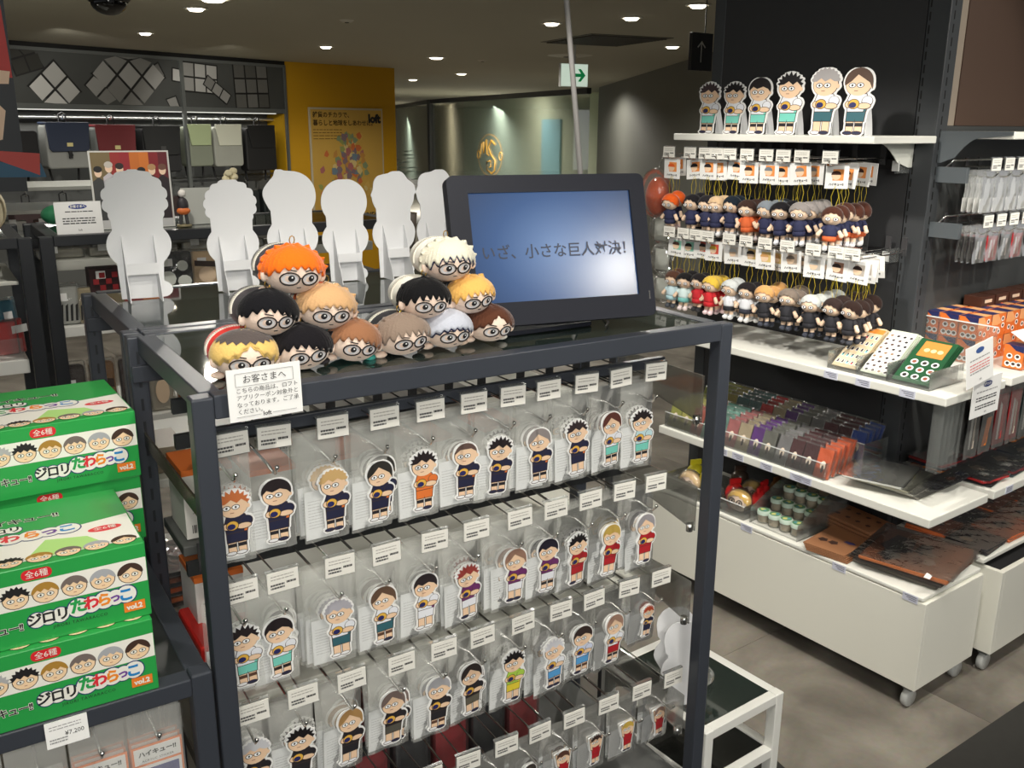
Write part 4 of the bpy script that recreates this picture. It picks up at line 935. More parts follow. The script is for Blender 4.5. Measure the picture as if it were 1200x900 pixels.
for k, (x, c, w) in enumerate(((-0.02, (206, 44, 44), 0.09), (0.075, (196, 40, 40), 0.09), (0.168, (210, 46, 46), 0.11), (0.215, (190, 38, 38), 0.03), (0.238, (200, 42, 42), 0.02))):
    goods('glossy red pouch on the far left rack shelf, %s of the row' % ORD[k], 'pouch', x, 0.802, w, 0.11, 0.03, c, Y3+0.10+0.012*k, rz=0.1 if k < 3 else 0.6)
goods('teal pouch curled behind the red pouches', 'pouch', 0.215, 0.802, 0.06, 0.17, 0.04, (20, 104, 128), Y3+0.2, rz=0.5)
goods('pale blue packs standing behind the red pouches', 'pouch', 0.08, 0.802, 0.16, 0.145, 0.03, (170, 190, 190), Y3+0.22)
def zebra(mb, w, h):
    for i in range(5): mb.poly([(-w*0.45+w*0.18*i, h*0.1), (-w*0.36+w*0.18*i, h*0.1), (-w*0.30+w*0.18*i, h*0.55), (-w*0.40+w*0.18*i, h*0.5)], -0.0065, M((30, 30, 30), 0.6))
def cow(mb, w, h):
    for (x, z, a, b) in ((-0.2, 0.3, 0.22, 0.2), (0.25, 0.22, 0.2, 0.16), (0.22, 0.62, 0.16, 0.14), (-0.28, 0.75, 0.12, 0.14)): mb.poly(circ(x*w, z*h, a*w, b*h, 10), -0.0065, M((226, 230, 222), 0.6))
def checks(mb, w, h):
    for i in range(4):
        for j in range(3):
            if (i+j) % 2: mb.box(-w*0.4+w*0.2*i, -w*0.22+w*0.2*i, -0.0068, -0.006, h*0.15+h*0.25*j, h*0.36+h*0.25*j, M((150, 30, 36), 0.6))
def faceb(mb, w, h):
    mb.poly(circ(0, h*0.35, w*0.3, h*0.22, 14), -0.0065, M((226, 200, 170), 0.6)); mb.poly([(-w*0.4, h*0.6), (w*0.4, h*0.55), (w*0.4, h*0.7), (-w*0.4, h*0.75)], -0.0065, M((60, 44, 36), 0.6))
goods('clear bag of black and white striped items on the white-shelved rack', 'pouch', 0.375, 0.897, 0.085, 0.13, 0.05, (206, 206, 200), extra=zebra)
goods('kraft-headed pack beside the striped bag', 'pouch', 0.44, 0.897, 0.055, 0.12, 0.03, (196, 178, 140), extra=zebra)
goods('black and red checked box with barcode sticker', 'box', 0.505, 0.992, 0.10, 0.085, 0.08, (52, 22, 26), kind='box', extra=checks)
goods('red box below the checked one', 'box', 0.505, 0.897, 0.10, 0.092, 0.08, (180, 40, 44), kind='box')
goods('cream box with red edge beside the tallest standee', 'box', 0.575, 0.897, 0.04, 0.16, 0.06, (214, 196, 150), kind='box')
goods('red packet between the first two standees', 'pouch', 0.645, 0.96, 0.05, 0.06, 0.03, (190, 50, 50))
goods('black pouch with large white cow patches', 'pouch', 0.735, 0.985, 0.12, 0.135, 0.04, (34, 34, 34), extra=cow, rz=-0.1)
goods('cream pouch with printed face, leaning beside the cow-patch pouch', 'pouch', 0.845, 0.985, 0.10, 0.13, 0.03, (222, 192, 150), extra=faceb, rz=-0.15)
goods('dark pouch right of the cream pouch', 'pouch', 0.95, 0.985, 0.09, 0.10, 0.04, (54, 38, 40))
mb = MB(); mb.box(0.33, 1.24, 0.03, 0.42, 0.960, 0.983, M((46, 46, 44), 0.4)); obj('tray', mb, r3[1])
for k in range(9):
    c = [(58, 40, 34), (150, 104, 50), (70, 50, 44), (200, 190, 170), (176, 100, 40), (40, 38, 40), (190, 188, 180), (90, 60, 46), (150, 140, 130)][k]
    goods('patterned pack on the lower white shelf, %s of the row' % ORD[k], 'pouch', 0.37+k*0.095, 0.552, 0.08, 0.20, 0.05, c, extra=faceb if k % 2 else zebra)
for k in range(5):
    goods('crinkled clear bag lying in the rack under the black rail, %s from the left' % ORD[k], 'bag', 0.40+k*0.16, 1.0975, 0.14, 0.03, 0.12, (150, 146, 132), Y3+0.24)
# blank-backed and printed signs standing on the rack tops
def leaning(name, label, x, y, w, h, cat='sign', face=None, rz=0.0, lean=-0.12, frame=None):
    t = thing(name, label, cat, (x, y, HZ), 0, rot=(lean, 0, rz))
    mb = MB(); mb.box(-w/2, w/2, 0, 0.004, 0, h, frame or PAPER); obj('board', mb, t)
    mb = MB(); mb.prism([(0.004, h*0.7), (0.05, 0.0-0.004), (0.045, -0.004), (0.004, h*0.6)], -0.01, 0.01, ACRYL, 'x'); obj('stand', mb, t)
    return t
t = leaning('notice_sign', 'white notice with a blue oval heading on the back rack', 0.443, 3.37, 0.142, 0.104)
mb = MB(); mb.poly(circ(0.0, 0.088, 0.028, 0.008, 20), -0.0004, M((36, 60, 140), 0.5)); bars(mb, -0.04, 0.045, (0.072,), 0.003, -0.0004, M((60, 60, 60), 0.6), 2); bars(mb, -0.05, 0.05, (0.05, 0.042, 0.034), 0.0035, -0.0004, M((60, 60, 60), 0.6), 7); obj('small_print', mb, t)
text('お客さまへ', 0.0095, CREAMC, t, (0, -0.0008, 0.088), bold=0.03); text('loft', 0.009, INK, t, (0, -0.0008, 0.012))
t = leaning('blank_sign', 'grey back of a sign card standing behind the second standee', 0.90, 3.50, 0.19, 0.13, frame=M((176, 178, 172), 0.6))
t = leaning('poster_panel', 'framed panel poster with coloured vertical stripes and plain figures', 0.637, 3.47, 0.262, 0.262, 'poster', lean=-0.06, frame=M((205, 205, 200), 0.5))
cols = [(120, 104, 70), (120, 104, 70), (150, 44, 40), (150, 36, 44), (196, 108, 40), (206, 116, 44), (130, 30, 36), (96, 24, 34)]
for i, c in enumerate(cols):
    mb = MB(); x0 = -0.125+0.25*i/8; mb.box(x0, x0+0.25/8, -0.0008, 0, 0.03, 0.257, M(c, 0.4)); obj('colour_stripe', mb, t)
for i, (hc, sc, hh) in enumerate((((30, 28, 28), (60, 62, 62), 0.20), ((196, 190, 180), (196, 190, 196), 0.215), ((44, 32, 32), (160, 40, 40), 0.21), ((26, 26, 30), (40, 40, 44), 0.17), ((28, 28, 30), (60, 50, 50), 0.195), ((180, 140, 96), (60, 40, 40), 0.205), ((110, 74, 60), (40, 30, 36), 0.205))):
    mb = MB(); cx = -0.105+i*0.035; y = -0.0010-0.0001*i
    mb.poly([(cx-0.018, 0.03), (cx+0.018, 0.03), (cx+0.02, hh-0.04), (cx, hh-0.025), (cx-0.02, hh-0.04)], y, M(sc, 0.5)); mb.poly(circ(cx, hh-0.01, 0.012, 0.016, 12), y-0.00003, SKIN); mb.poly(circ(cx, hh+0.001, 0.014, 0.011, 12), y-0.00006, M(hc, 0.5)); obj('printed_person', mb, t)
mb = MB(); mb.box(-0.125, 0.125, -0.0012, 0, 0.004, 0.03, M((190, 190, 190), 0.5)); obj('lower_band', mb, t)
# little mascot-like toy, chrome frame, spotted charm
t = thing('small_figurine', 'tiny figurine in white and orange on the rack beside the poster panel', 'figurine', (0.792, 3.44, HZ))
mb = MB(); mb.ell((0, 0, 0.115), (0.014, 0.012, 0.014), M((230, 226, 220), 0.5), 10, 8); obj('head', mb, t)
mb = MB(); mb.ell((0, 0, 0.075), (0.02, 0.014, 0.028), M((50, 46, 50), 0.5), 10, 8); mb.ell((0, -0.004, 0.055), (0.024, 0.012, 0.014), M((224, 120, 60), 0.5), 10, 8); obj('body', mb, t)
for s_ in (-1, 1): mb = MB(); mb.tube([(s_*0.008, 0, 0.05), (s_*0.012, 0, 0.008)], 0.006, M((60, 60, 62), 0.5)); obj('leg', mb, t)
mb = MB(); mb.lathe([(0.001, 0), (0.026, 0), (0.026, 0.008), (0.001, 0.008)], (0, 0, 0), M((130, 120, 90), 0.4)); obj('base', mb, t)
# backpack on the rack top and green pouch
t = thing('beige_backpack', 'rounded beige backpack on the far left glass top', 'backpack', (0.16, 3.55, HZ), 0.1)
mb = MB(); mb.prism(rrect(-0.14, 0.085, 0, 0.155, 0.07, 6), -0.04, 0.05, M((190, 180, 154), 0.8, bump=0.2, scale=80)); obj('body', mb, t, bevel=0.02)
mb = MB(); a = rrect(-0.13, 0.075, 0.005, 0.142, 0.06, 6); mb.tube([(x, -0.042, z) for x, z in a+a[:1]], 0.003, M((150, 138, 112), 0.6), 5); obj('piping', mb, t)
mb = MB(); mb.prism(rrect(-0.11, 0.055, 0.004, 0.08, 0.03, 5), -0.058, -0.038, M((196, 186, 160), 0.8)); obj('front_pocket', mb, t, bevel=0.008)
t = thing('green_pouch', 'small green and white pouch next to the beige backpack', 'pouch', (0.42, 3.72, HZ), 0.3)
mb = MB(); mb.ell((0, 0, 0.035), (0.06, 0.04, 0.036), M((40, 120, 80), 0.7), 16, 10); obj('body', mb, t); mb = MB(); mb.ell((0.05, -0.02, 0.022), (0.03, 0.03, 0.022), M((220, 220, 214), 0.7), 12, 8); obj('white_flap', mb, t)
# silver shelf fixture behind
t = thing('shelf_fixture', 'low silver-edged shelf fixture under the backpacks', 'display rack', (-0.6, 4.9, 0))
for z in (1.05, 1.16, 1.265):
    mb = MB(); mb.box(0, 1.42, 0, 0.5, z-0.018, z, M((196, 198, 192), 0.3, 0.3)); obj('shelf', mb, t, bevel=0.002)
for x in (0, 1.39):
    mb = MB(); mb.box(x, x+0.03, 0.0, 0.03, 0, 1.26, M((120, 122, 118), 0.4)); obj('post', mb, t)
for k in range(11):
    c = [(150, 40, 44), (190, 186, 176), (170, 50, 50), (60, 66, 70), (140, 130, 110), (190, 180, 160), (150, 44, 40), (196, 196, 190), (90, 60, 50), (176, 60, 56), (196, 186, 150)][k]
    goods('small packet on the silver-edged shelf, %s from its left' % ORD[k], 'packet', -0.5+k*0.125, 1.062, 0.09, 0.045, 0.05, c, 4.95, kind='box')
# ------------------------------------------------------------------ backpack wall
def BWobj(name, mb, u, off, z, par=None): 
    o = obj(name, mb, par); return o
bwf = thing('wall_display', 'grey framed backpack wall display with a photo mural of cubes', 'wall display', BW(0, -0.25, 0), BWa)
FR = M((110, 114, 112), 0.4, 0.3)
for b in ((-0.9, 2.70, -0.27, 0.0, 2.09, 2.115), (-0.9, 2.70, -0.265, 0.0, 1.66, 1.70), (2.675, 2.70, -0.27, 0.0, 0, 2.11), (1.475, 1.51, -0.275, -0.25, 0.0, 2.11), (-0.9, 2.70, -0.03, 0.0, 0.02, 0.08)):
    mb = MB(); mb.box(*b, FR); obj('frame_bar', mb, bwf)
mb = MB(); mb.box(-0.9, 2.7, -0.26, 0.0, 2.115, ZC, M((14, 14, 14), 0.6)); obj('dark_header', mb, bwf)
mb = MB(); mb.box(-0.9, 2.675, -0.258, -0.250, 1.70, 2.09, M((74, 76, 74), 0.5, noise=0.25, scale=2.5)); mu = obj('mural_panel', mb, bwf)
mb = MB(); k = 0
DKG = M((34, 34, 34), 0.5)
def cube_grid(mb, cx, cz, s, ang, nx, nz, shade, y=-0.014):
    ca, sa = math.cos(ang), math.sin(ang)
    def P(a, b): return (cx+a*ca-b*sa, cz+a*sa+b*ca)
    mb.poly([P(-0.08*s, -0.08*s), P(nx*s, -0.08*s), P(nx*s, nz*s), P(-0.08*s, nz*s)], y, DKG)
    for i in range(nx):
        for j in range(nz):
            g = 0.10*s; c = int(shade*R.uniform(0.82, 1.08)); mb.poly([P(i*s+g*.2, j*s+g*.2), P(i*s+s-g, j*s+g*.2), P(i*s+s-g, j*s+s-g), P(i*s+g*.2, j*s+s-g)], y-0.001, M((c, c, c-4), 0.5))
cube_grid(mb, 0.30, 1.60, 0.155, 0.72, 2, 2, 190, -0.0135); cube_grid(mb, 0.75, 1.66, 0.135, 0.75, 2, 2, 150)
cube_grid(mb, 0.98, 1.60, 0.165, 0.78, 3, 3, 150, -0.016); cube_grid(mb, 1.40, 1.92, 0.11, -0.1, 2, 1, 190)
cube_grid(mb, 1.22, 1.90, 0.125, 0.5, 1, 1, 110); cube_grid(mb, 1.50, 1.84, 0.125, -0.05, 3, 2, 176, -0.018); cube_grid(mb, 1.72, 1.90, 0.10, -0.6, 3, 1, 150, -0.020)
cube_grid(mb, 2.08, 1.70, 0.135, 0.03, 3, 3, 105); cube_grid(mb, 1.35, 1.66, 0.11, 0.3, 1, 1, 170); cube_grid(mb, 0.02, 1.90, 0.12, 0.3, 2, 2, 60)
# keep the printed cubes inside the mural
mb.v = [(min(max(v[0], -0.88), 2.66), v[1]-0.2465, min(max(v[2], 1.702), 2.088)) for v in mb.v]
obj('cube_print', mb, bwf, label='black and white print of scattered cubes')
mb = MB(); mb.box(2.36, 2.665, -0.38, -0.002, 0.0, 1.655, M((190, 150, 12), 0.55)); 
mb2 = MB(); mb2.box(2.662, 2.675, -0.245, -0.002, 0.0, 1.655, M((196, 150, 10), 0.55)); obj('side_panel', mb2, bwf, label='mustard inner side panel')
mb = MB(); mb.tube([(-0.9, -0.09, 1.600), (2.66, -0.09, 1.600)], 0.014, M((220, 222, 220), 0.25, 0.8), 8); mb.tube([(-0.9, -0.09, 1.075), (2.66, -0.09, 1.075)], 0.010, M((120, 122, 120), 0.3, 0.8), 8); obj('rail', mb, bwf)
mb = MB(); mb.box(-0.9, 2.6, -0.21, -0.19, 1.652, 1.66, M((240, 240, 230), 0.4, emit=0.8)); obj('light_strip', mb, bwf, label='lit strip light under the shelf')
lb = area('strip_light', BW(0.9, -0.05, 1.64), 3.0, 6, target=BW(0.9, -0.06, 0.5), sy=0.05); lb.rotation_euler = (0, 0, BWa)
def backpack(label, u, w, ztop, zbot, col, flap, kind, rail=1.605):
    t = thing('backpack', label, 'backpack', BW(u, -0.03 if rail > 1.3 else -0.06, zbot), BWa, 'backpacks on the wall rail'); h = ztop-zbot; d = 0.11
    bm_ = M(col, 0.6, noise=0.08, scale=8, bump=0.15)
    mb = MB(); mb.prism(rrect(-w/2, w/2, 0, h*0.94, 0.03, 4), -d/2, d/2, bm_); obj('body', mb, t, bevel=0.012)
    if kind == 'flap':
        mb = MB(); mb.prism([(-w*0.50, h*0.98), (w*0.50, h*0.98), (w*0.46, h*0.42), (w*0.40, h*0.36), (-w*0.40, h*0.36), (-w*0.46, h*0.42)], -d/2-0.016, -d/2-0.003, M(flap, 0.55, bump=0.1)); mb.box(-w*0.49, w*0.49, -d/2-0.014, d/2, h*0.93, h*0.98, M(flap, 0.55)); obj('flap', mb, t, bevel=0.006)
        mb = MB(); mb.box(-0.025, 0.025, -d/2-0.019, -d/2-0.016, h*0.47, h*0.55, M((226, 214, 150) if flap[0] > 40 else (60, 60, 60), 0.5)); obj('badge', mb, t)
        mb = MB(); mb.box(-0.014, 0.014, -d/2-0.017, -d/2-0.004, h*0.22, h*0.38, M((30, 30, 32), 0.5)); obj('strap', mb, t)
        mb = MB(); mb.box(-0.017, 0.017, -d/2-0.021, -d/2-0.015, h*0.27, h*0.31, M((20, 20, 22), 0.35)); obj('buckle', mb, t)
    elif kind == 'roll':
        mb = MB(); mb.prism([(-w*0.46, h*1.0), (w*0.46, h*1.0), (w*0.42, h*0.5), (-w*0.34, h*0.5)], -d/2-0.012, -d/2-0.003, M(flap, 0.6)); obj('flap', mb, t, bevel=0.004)
    else:
        mb = MB(); mb.prism(rrect(-w*0.42, w*0.42, h*0.05, h*0.5, 0.03, 4), -d/2-0.02, -d/2-0.002, bm_); obj('front_pocket', mb, t, bevel=0.006)
    for s_ in (-1, 1):
        mb = MB(); mb.tube([(s_*w*0.25, d/2, h*0.9), (s_*w*0.30, d/2+0.03, h*0.5), (s_*w*0.34, d/2, 0.0), (s_*w*0.30, d/2-0.01, -0.10)], 0.010, M((24, 24, 26), 0.7), 6); obj('shoulder_strap', mb, t)
    mb = MB(); mb.tube([(-0.03, 0, h*0.95), (-0.03, -0.0, h+0.05), (0.0, -0.0, h+0.065), (0.03, 0, h+0.05), (0.03, 0, h*0.95)], 0.006, M((26, 26, 28), 0.6), 6); obj('grab_handle', mb, t)
    mb = MB(); zz = rail-zbot; mb.tube([(0, -0.01, h+0.045), (0, -0.03, h+0.065), (0, 0.0, zz-0.02), (0, 0.10, zz+0.016), (0, 0.13, zz+0.012)], 0.004, CHROME, 6); obj('hanger', mb, t)
    return t
backpack('large black backpack at the far left of the wall rail', -0.06, 0.36, 1.52, 1.15, (24, 24, 26), (24, 24, 26), 'plain')
backpack('grey backpack with navy flap and yellow badge', 0.365, 0.37, 1.568, 1.20, (150, 152, 148), (44, 54, 76), 'flap')
backpack('grey backpack with burgundy flap and yellow badge', 0.785, 0.37, 1.552, 1.16, (130, 134, 132), (116, 34, 40), 'flap')
backpack('all-black backpack with a flap, right of the burgundy one', 1.225, 0.38, 1.547, 1.14, (24, 25, 27), (20, 22, 22), 'flap')
backpack('grey-green backpack with pale green folded top', 1.622, 0.28, 1.552, 1.18, (126, 132, 116), (168, 182, 140), 'roll')
backpack('pale grey backpack with off-white folded top', 1.945, 0.33, 1.552, 1.17, (158, 160, 150), (206, 208, 190), 'roll')
backpack('black backpack with folded top, last before the mustard side panel', 2.335, 0.37, 1.547, 1.12, (26, 26, 26), (22, 22, 22), 'roll')
for k in range(9):
    backpack('dark backpack in the lower row of the wall display, %s from its left end' % ORD[k], 0.0+k*0.31, 0.26, 0.95, 0.63, (40+R.randint(-14, 20), 40, 40), (30, 30, 30), 'plain', 1.075)['group'] = 'lower row backpacks'
mb = MB()
# red and navy hanging banner at the far left
t = thing('hanging_banner', 'red and navy hanging banner cut by the left edge', 'banner', (0.185, 2.75, 0.02))
mb = MB(); mb.box(-0.40, 0.062, 0, 0.004, 1.36, 2.0, M((18, 26, 34), 0.5)); obj('cloth', mb, t)
mb = MB(); mb.poly([(-0.40, 1.64), (0.060, 1.64), (0.052, 1.86), (-0.40, 1.88)], -0.0006, M((186, 34, 26), 0.5)); obj('red_field', mb, t)
mb = MB(); mb.poly([(-0.2, 1.62), (0.05, 1.625), (0.056, 1.655), (-0.2, 1.68)], -0.0009, SKIN); mb.poly([(-0.1, 1.46), (0.02, 1.49), (0.035, 1.56), (0.0, 1.60), (-0.1, 1.60)], -0.0009, SKIN); obj('pale_shapes', mb, t)
mb = MB(); mb.poly([(-0.3, 1.40), (0.11, 1.395), (0.10, 1.43), (-0.3, 1.45)], -0.0009, M((20, 84, 116), 0.5)); mb.poly([(-0.1, 1.47), (0.10, 1.455), (0.095, 1.40), (0.0, 1.44)], -0.0012, M((190, 60, 50), 0.5)); obj('blue_corner', mb, t)
mb = MB(); mb.ell((-0.01, -0.001, 1.895), (0.045, 0.001, 0.02), M((30, 44, 120), 0.5), 14, 8); obj('blue_spot', mb, t)
mb = MB(); mb.tube([(-0.05, 0.002, 2.0), (-0.05, 0.002, ZC-0.02)], 0.002, CHROME); obj('cord', mb, t)

# poster on the mustard pillar
t = thing('wall_poster', 'framed gold shop poster on the mustard wall', 'poster', YP + Vector((0.242*math.cos(ya)+0.0*math.sin(ya), 0.242*math.sin(ya), 0.53)) + Vector((math.sin(ya), -math.cos(ya), 0))*0.02, ya)
PWd, PHt = 0.95, 1.195
mb = MB(); mb.box(0, PWd, 0, 0.018, 0, PHt, M((186, 176, 150), 0.4)); obj('frame', mb, t, bevel=0.004)
mb = MB(); mb.box(0.02, PWd-0.02, -0.003, 0, 0.02, PHt-0.02, M((200, 160, 74), 0.4, noise=0.1, scale=3, coat=0.6)); obj('paper', mb, t)
mb = MB()
for i in range(110):
    a = R.uniform(0, 1); cx = PWd/2+R.gauss(0, 0.14*(1.5-a)); cz = 0.30+a*0.62
    if not 0.08 < cx < PWd-0.08: continue
    c = R.choice([(90, 130, 120), (60, 110, 170), (150, 70, 110), (200, 80, 50), (120, 150, 90), (214, 200, 150), (90, 80, 130), (210, 170, 90), (180, 120, 60)])
    mb.poly([(cx+R.uniform(0.02, 0.05)*math.cos(q), cz+R.uniform(0.02, 0.06)*math.sin(q)) for q in (0, 1.2, 2.5, 3.7, 5.0)], -0.0035-0.00003*i, M(tuple((v*2+w*1)//3 for v, w in zip(c, (200, 160, 74))), 0.5))
obj('collage_print', mb, t, label='loose collage of small coloured shapes')
text('雑貨のチカラで、', 0.062, M((70, 52, 20), 0.5), t, (0.04, -0.006, PHt-0.075), align='LEFT', bold=0.02); text('暮らしと地球をしあわせに。', 0.062, M((70, 52, 20), 0.5), t, (0.04, -0.006, PHt-0.155), align='LEFT', bold=0.02)
text('loft', 0.12, INK, t, (PWd-0.12, -0.006, PHt-0.11), bold=0.06)
text('LOFT GREEN PROJECT', 0.085, INK, t, (PWd/2, -0.006, 0.07), bold=0.03)
mb = MB(); bars(mb, 0.04, 0.4, (PHt-0.22, PHt-0.25, PHt-0.28, PHt-0.31), 0.008, -0.004, M((120, 92, 40), 0.5), 4); obj('small_print', mb, t)
# vase with pale dried flowers and plant by the mustard corner
t = thing('flower_vase', 'glass vase of cream dried flowers between the last two standees', 'vase', (1.01, 3.60, HZ))
mb = MB(); mb.lathe([(0.001, 0), (0.030, 0), (0.036, 0.04), (0.022, 0.085), (0.024, 0.10)], (0, 0, 0), ACRYL, 16); obj('vase', mb, t)
mb = MB(); mb.tube([(0, 0, 0.02), (0.004, 0, 0.13)], 0.004, M((150, 140, 90), 0.7)); obj('stem', mb, t)
for i in range(9): mb = MB(); a = i*2.4; mb.ell((0.016*math.cos(a), 0.014*math.sin(a), 0.125+0.007*i), (0.016, 0.014, 0.013), M((226, 216, 180), 0.8, bump=0.6, scale=150), 10, 8); obj('flower_head', mb, t)
t = thing('potted_plant', 'dark leafy plant beyond the mustard wall corner', 'plant', (5.35, 11.2, 0.0))
mb = MB(); mb.lathe([(0.001, 0), (0.16, 0), (0.2, 0.45), (0.18, 0.45), (0.001, 0.44)], (0, 0, 0), M((70, 60, 50), 0.6), 16); obj('pot', mb, t)
mb = MB(); mb.tube([(0, 0, 0.4), (0.05, 0, 0.9)], 0.02, M((60, 44, 30), 0.8)); obj('stem', mb, t)
for i in range(26):
    a = i*2.4; r_ = R.uniform(0.06, 0.26); z = R.uniform(0.66, 1.25); c = Vector((r_*math.cos(a), r_*math.sin(a), z)); u = Vector((math.cos(a), math.sin(a), 0.2)).normalized(); v = u.cross(Vector((0, 0, 1))).normalized()
    mb = MB(); mb.add([tuple(c-u*0.10), tuple(c+v*0.05), tuple(c+u*0.13-Vector((0, 0, 0.03))), tuple(c-v*0.05)], [(0, 1, 2, 3)], M((34, 60, 34), 0.5)); obj('leaf', mb, t)
# ------------------------------------------------------------------ white shelving unit and its black panels
def gt(name, label, cat, a, b, z, rz=0.0, group=None, rot=None):
    if rot is None: return thing(name, label, cat, GP(a, b, z), GA+rz, group)
    return thing(name, label, cat, GP(a, b, z), 0, group, rot=(rot[0], rot[1], rot[2]+GA))
PANEL = M((46, 47, 49), 0.65, noise=0.06, scale=30, nm='black_back_panel')
COLM = M((58, 61, 64), 0.5, nm='column_paint')
def gstruct(name, mb, bevel=0):
    o = struct(name, mb, bevel); o.location = GO; o.rotation_euler = (0, 0, GA); return o
mb = MB(); mb.box(0.306, 0.40, 0.375, 1.10, 0.02, ZC, PANEL); gstruct('wall_shelving', mb)
mb = MB(); mb.box(0.304, 0.36, 0.307, 0.372, 0.02, ZC, COLM); c_ = gstruct('wall_column', mb, 0.002)
mb = MB(); mb.box(0.304, 0.36, 1.085, 1.13, 0.02, ZC, COLM); gstruct('trim_4', mb, 0.002)
mb = MB()
for i in range(60): mb.box(0.3032, 0.3042, 0.362, 0.366, 0.10+i*0.034, 0.122+i*0.034, M((12, 12, 12), 0.8))
for i in range(60): mb.box(0.3235, 0.3275, 0.3062, 0.3072, 0.10+i*0.034, 0.122+i*0.034, M((12, 12, 12), 0.8))
o = obj('slots', mb, c_, label='rows of dark bracket slots')
mb = MB(); mb.box(0.33, 0.42, 0.312, 0.40, 1.56, ZC, M((150, 138, 124), 0.6)); gstruct('wall_taupe_lit_tone', mb)  # lighter colour stands in for the spotlit upper part of the wall
mb = MB(); mb.box(0.40, 2.6, 0.309, 0.40, 1.56, ZC, M((78, 58, 46), 0.65)); gstruct('wall_brown', mb)
mb = MB(); mb.box(0.345, 2.6, 0.313, 0.40, 0.02, 1.56, M((66, 68, 68), 0.6)); gstruct('wall_slate_shade_tone', mb)  # darker colour stands in for the shaded wall below the spotlit part
SHW = M((228, 228, 220), 0.42, nm='shelf_white')
def shelf_unit(name, label, a0, a1, b0, b1, z, th, front='a', lip=0.03):
    t = gt(name, label, 'shelf', 0, 0, 0)
    mb = MB(); mb.box(a0, a1, b0, b1, z-th, z, SHW); obj('board', mb, t, bevel=0.003)
    return t
su = shelf_unit('shelf', 'white shelf carrying the acrylic card trays, under the hanging dolls', 0.0, 0.303, 0.02, 1.0, 0.90, 0.024)
sm_ = shelf_unit('shelf', 'white middle shelf with the colourful pouches', 0.0, 0.303, 0.02, 1.0, 0.57, 0.026)
sl = shelf_unit('shelf', 'white bottom shelf with the jars and kraft folders', 0.0, 0.303, 0.01, 1.0, 0.348, 0.012)
st_ = shelf_unit('shelf', 'high white shelf holding the six figure standees', 0.0, 0.300, 0.30, 1.0, 1.532, 0.020)
s2 = shelf_unit('shelf', 'white shelf of orange boxes on the second unit', 0.335, 1.6, 0.02, 0.306, 0.90, 0.024)
s3 = shelf_unit('shelf', 'white middle shelf of the second unit with dark packs', 0.335, 1.6, 0.02, 0.306, 0.57, 0.026)
s4 = shelf_unit('shelf', 'white lower shelf of the second unit with orange packs', 0.335, 1.6, 0.02, 0.306, 0.36, 0.014)
s5 = shelf_unit('shelf', 'high white shelf cut by the right edge', 0.332, 1.6, 0.107, 0.303, 1.545, 0.020)
# shelf 5's front part
BRK = M((206, 208, 200), 0.45)
def bracket(par, flip, a, b, z, L, m=BRK):
    """thin side bracket tapering away from the column; along -a (flip 0) or -b (flip 1)"""
    pr = [(0, z), (-L, z), (-L, z-0.010)] + [(-L*0.55+L*0.30*i/5, z-0.018-0.052*(i/5)**1.6) for i in range(6)] + [(-L*0.06, z-0.085), (0, z-0.085)]
    mb = MB()
    if not flip: mb.prism([(a+x, zz) for x, zz in pr], b-0.0015, b+0.0015, m)
    else: mb.prism([(b+x, zz) for x, zz in pr], a-0.0015, a+0.0015, m, 'x')
    return obj('bracket', mb, par)
bracket(st_, 0, 0.304, 0.368, 1.53, 0.30); bracket(s5, 1, 0.328, 0.308, 1.545, 0.20, M((86, 92, 96), 0.45))
for par, z in ((su, 0.875), (sm_, 0.543)): bracket(par, 0, 0.304, 0.40, z, 0.28, M((70, 74, 78), 0.45))
mb = MB(); mb.prism([(0.328, 0), (0.12, 0), (0.12, 0.0)], 0, 0.001, BRK, 'z')
# shelf price strips
def strip(label, a, z, b=None, flip=False, par=None):
    t = gt('shelf_label', label, 'price label', 0, 0, 0)
    mb = MB()
    if not flip: mb.box(-0.0015, 0, b-0.022, b+0.022, z-0.0235, z-0.002, M((206, 208, 222), 0.4)); 
    else: mb.box(a-0.02, a+0.02, 0.0185, 0.02, z-0.0235, z-0.002, M((206, 208, 222), 0.4))
    obj('strip', mb, t); mb = MB()
    if not flip:
        for k in range(3): mb.poly([(b-0.018, z-0.008-k*0.005), (b+0.016-0.006*k, z-0.008-k*0.005), (b+0.016-0.006*k, z-0.0062-k*0.005), (b-0.018, z-0.0062-k*0.005)], -0.0018, M((100, 102, 120), 0.5), 'x')
    else:
        for k in range(3): mb.poly([(a-0.016, z-0.008-k*0.005), (a+0.014, z-0.008-k*0.005), (a+0.014, z-0.0062-k*0.005), (a-0.016, z-0.0062-k*0.005)], 0.0182, M((100, 102, 120), 0.5))
    obj('small_print', mb, t)
for b, lb in ((0.355, 'below the first card tray'), (0.255, 'below the second card tray'), (0.125, 'below the green card')): strip('lilac price label on the upper shelf edge %s' % lb, 0, 0.90, b)
for b, lb in ((0.72, 'nearest the near rack post'), (0.655, 'second from the near rack post'), (0.545, 'below the grey pouches'), (0.435, 'below the maroon pouches'), (0.405, 'below the orange pouches')): strip('lilac price label on the middle shelf edge %s' % lb, 0, 0.57, b)
for b, lb in ((0.60, 'by the red bagged plush'), (0.265, 'below the kraft folders'), (0.045, 'near its corner')): strip('lilac price label on the bottom shelf edge %s' % lb, 0, 0.348, b)
for a, lb in ((0.42, 'second unit middle shelf, first'), (0.60, 'second unit middle shelf, second')): strip('lilac price label on the %s' % lb, a, 0.57, flip=True)
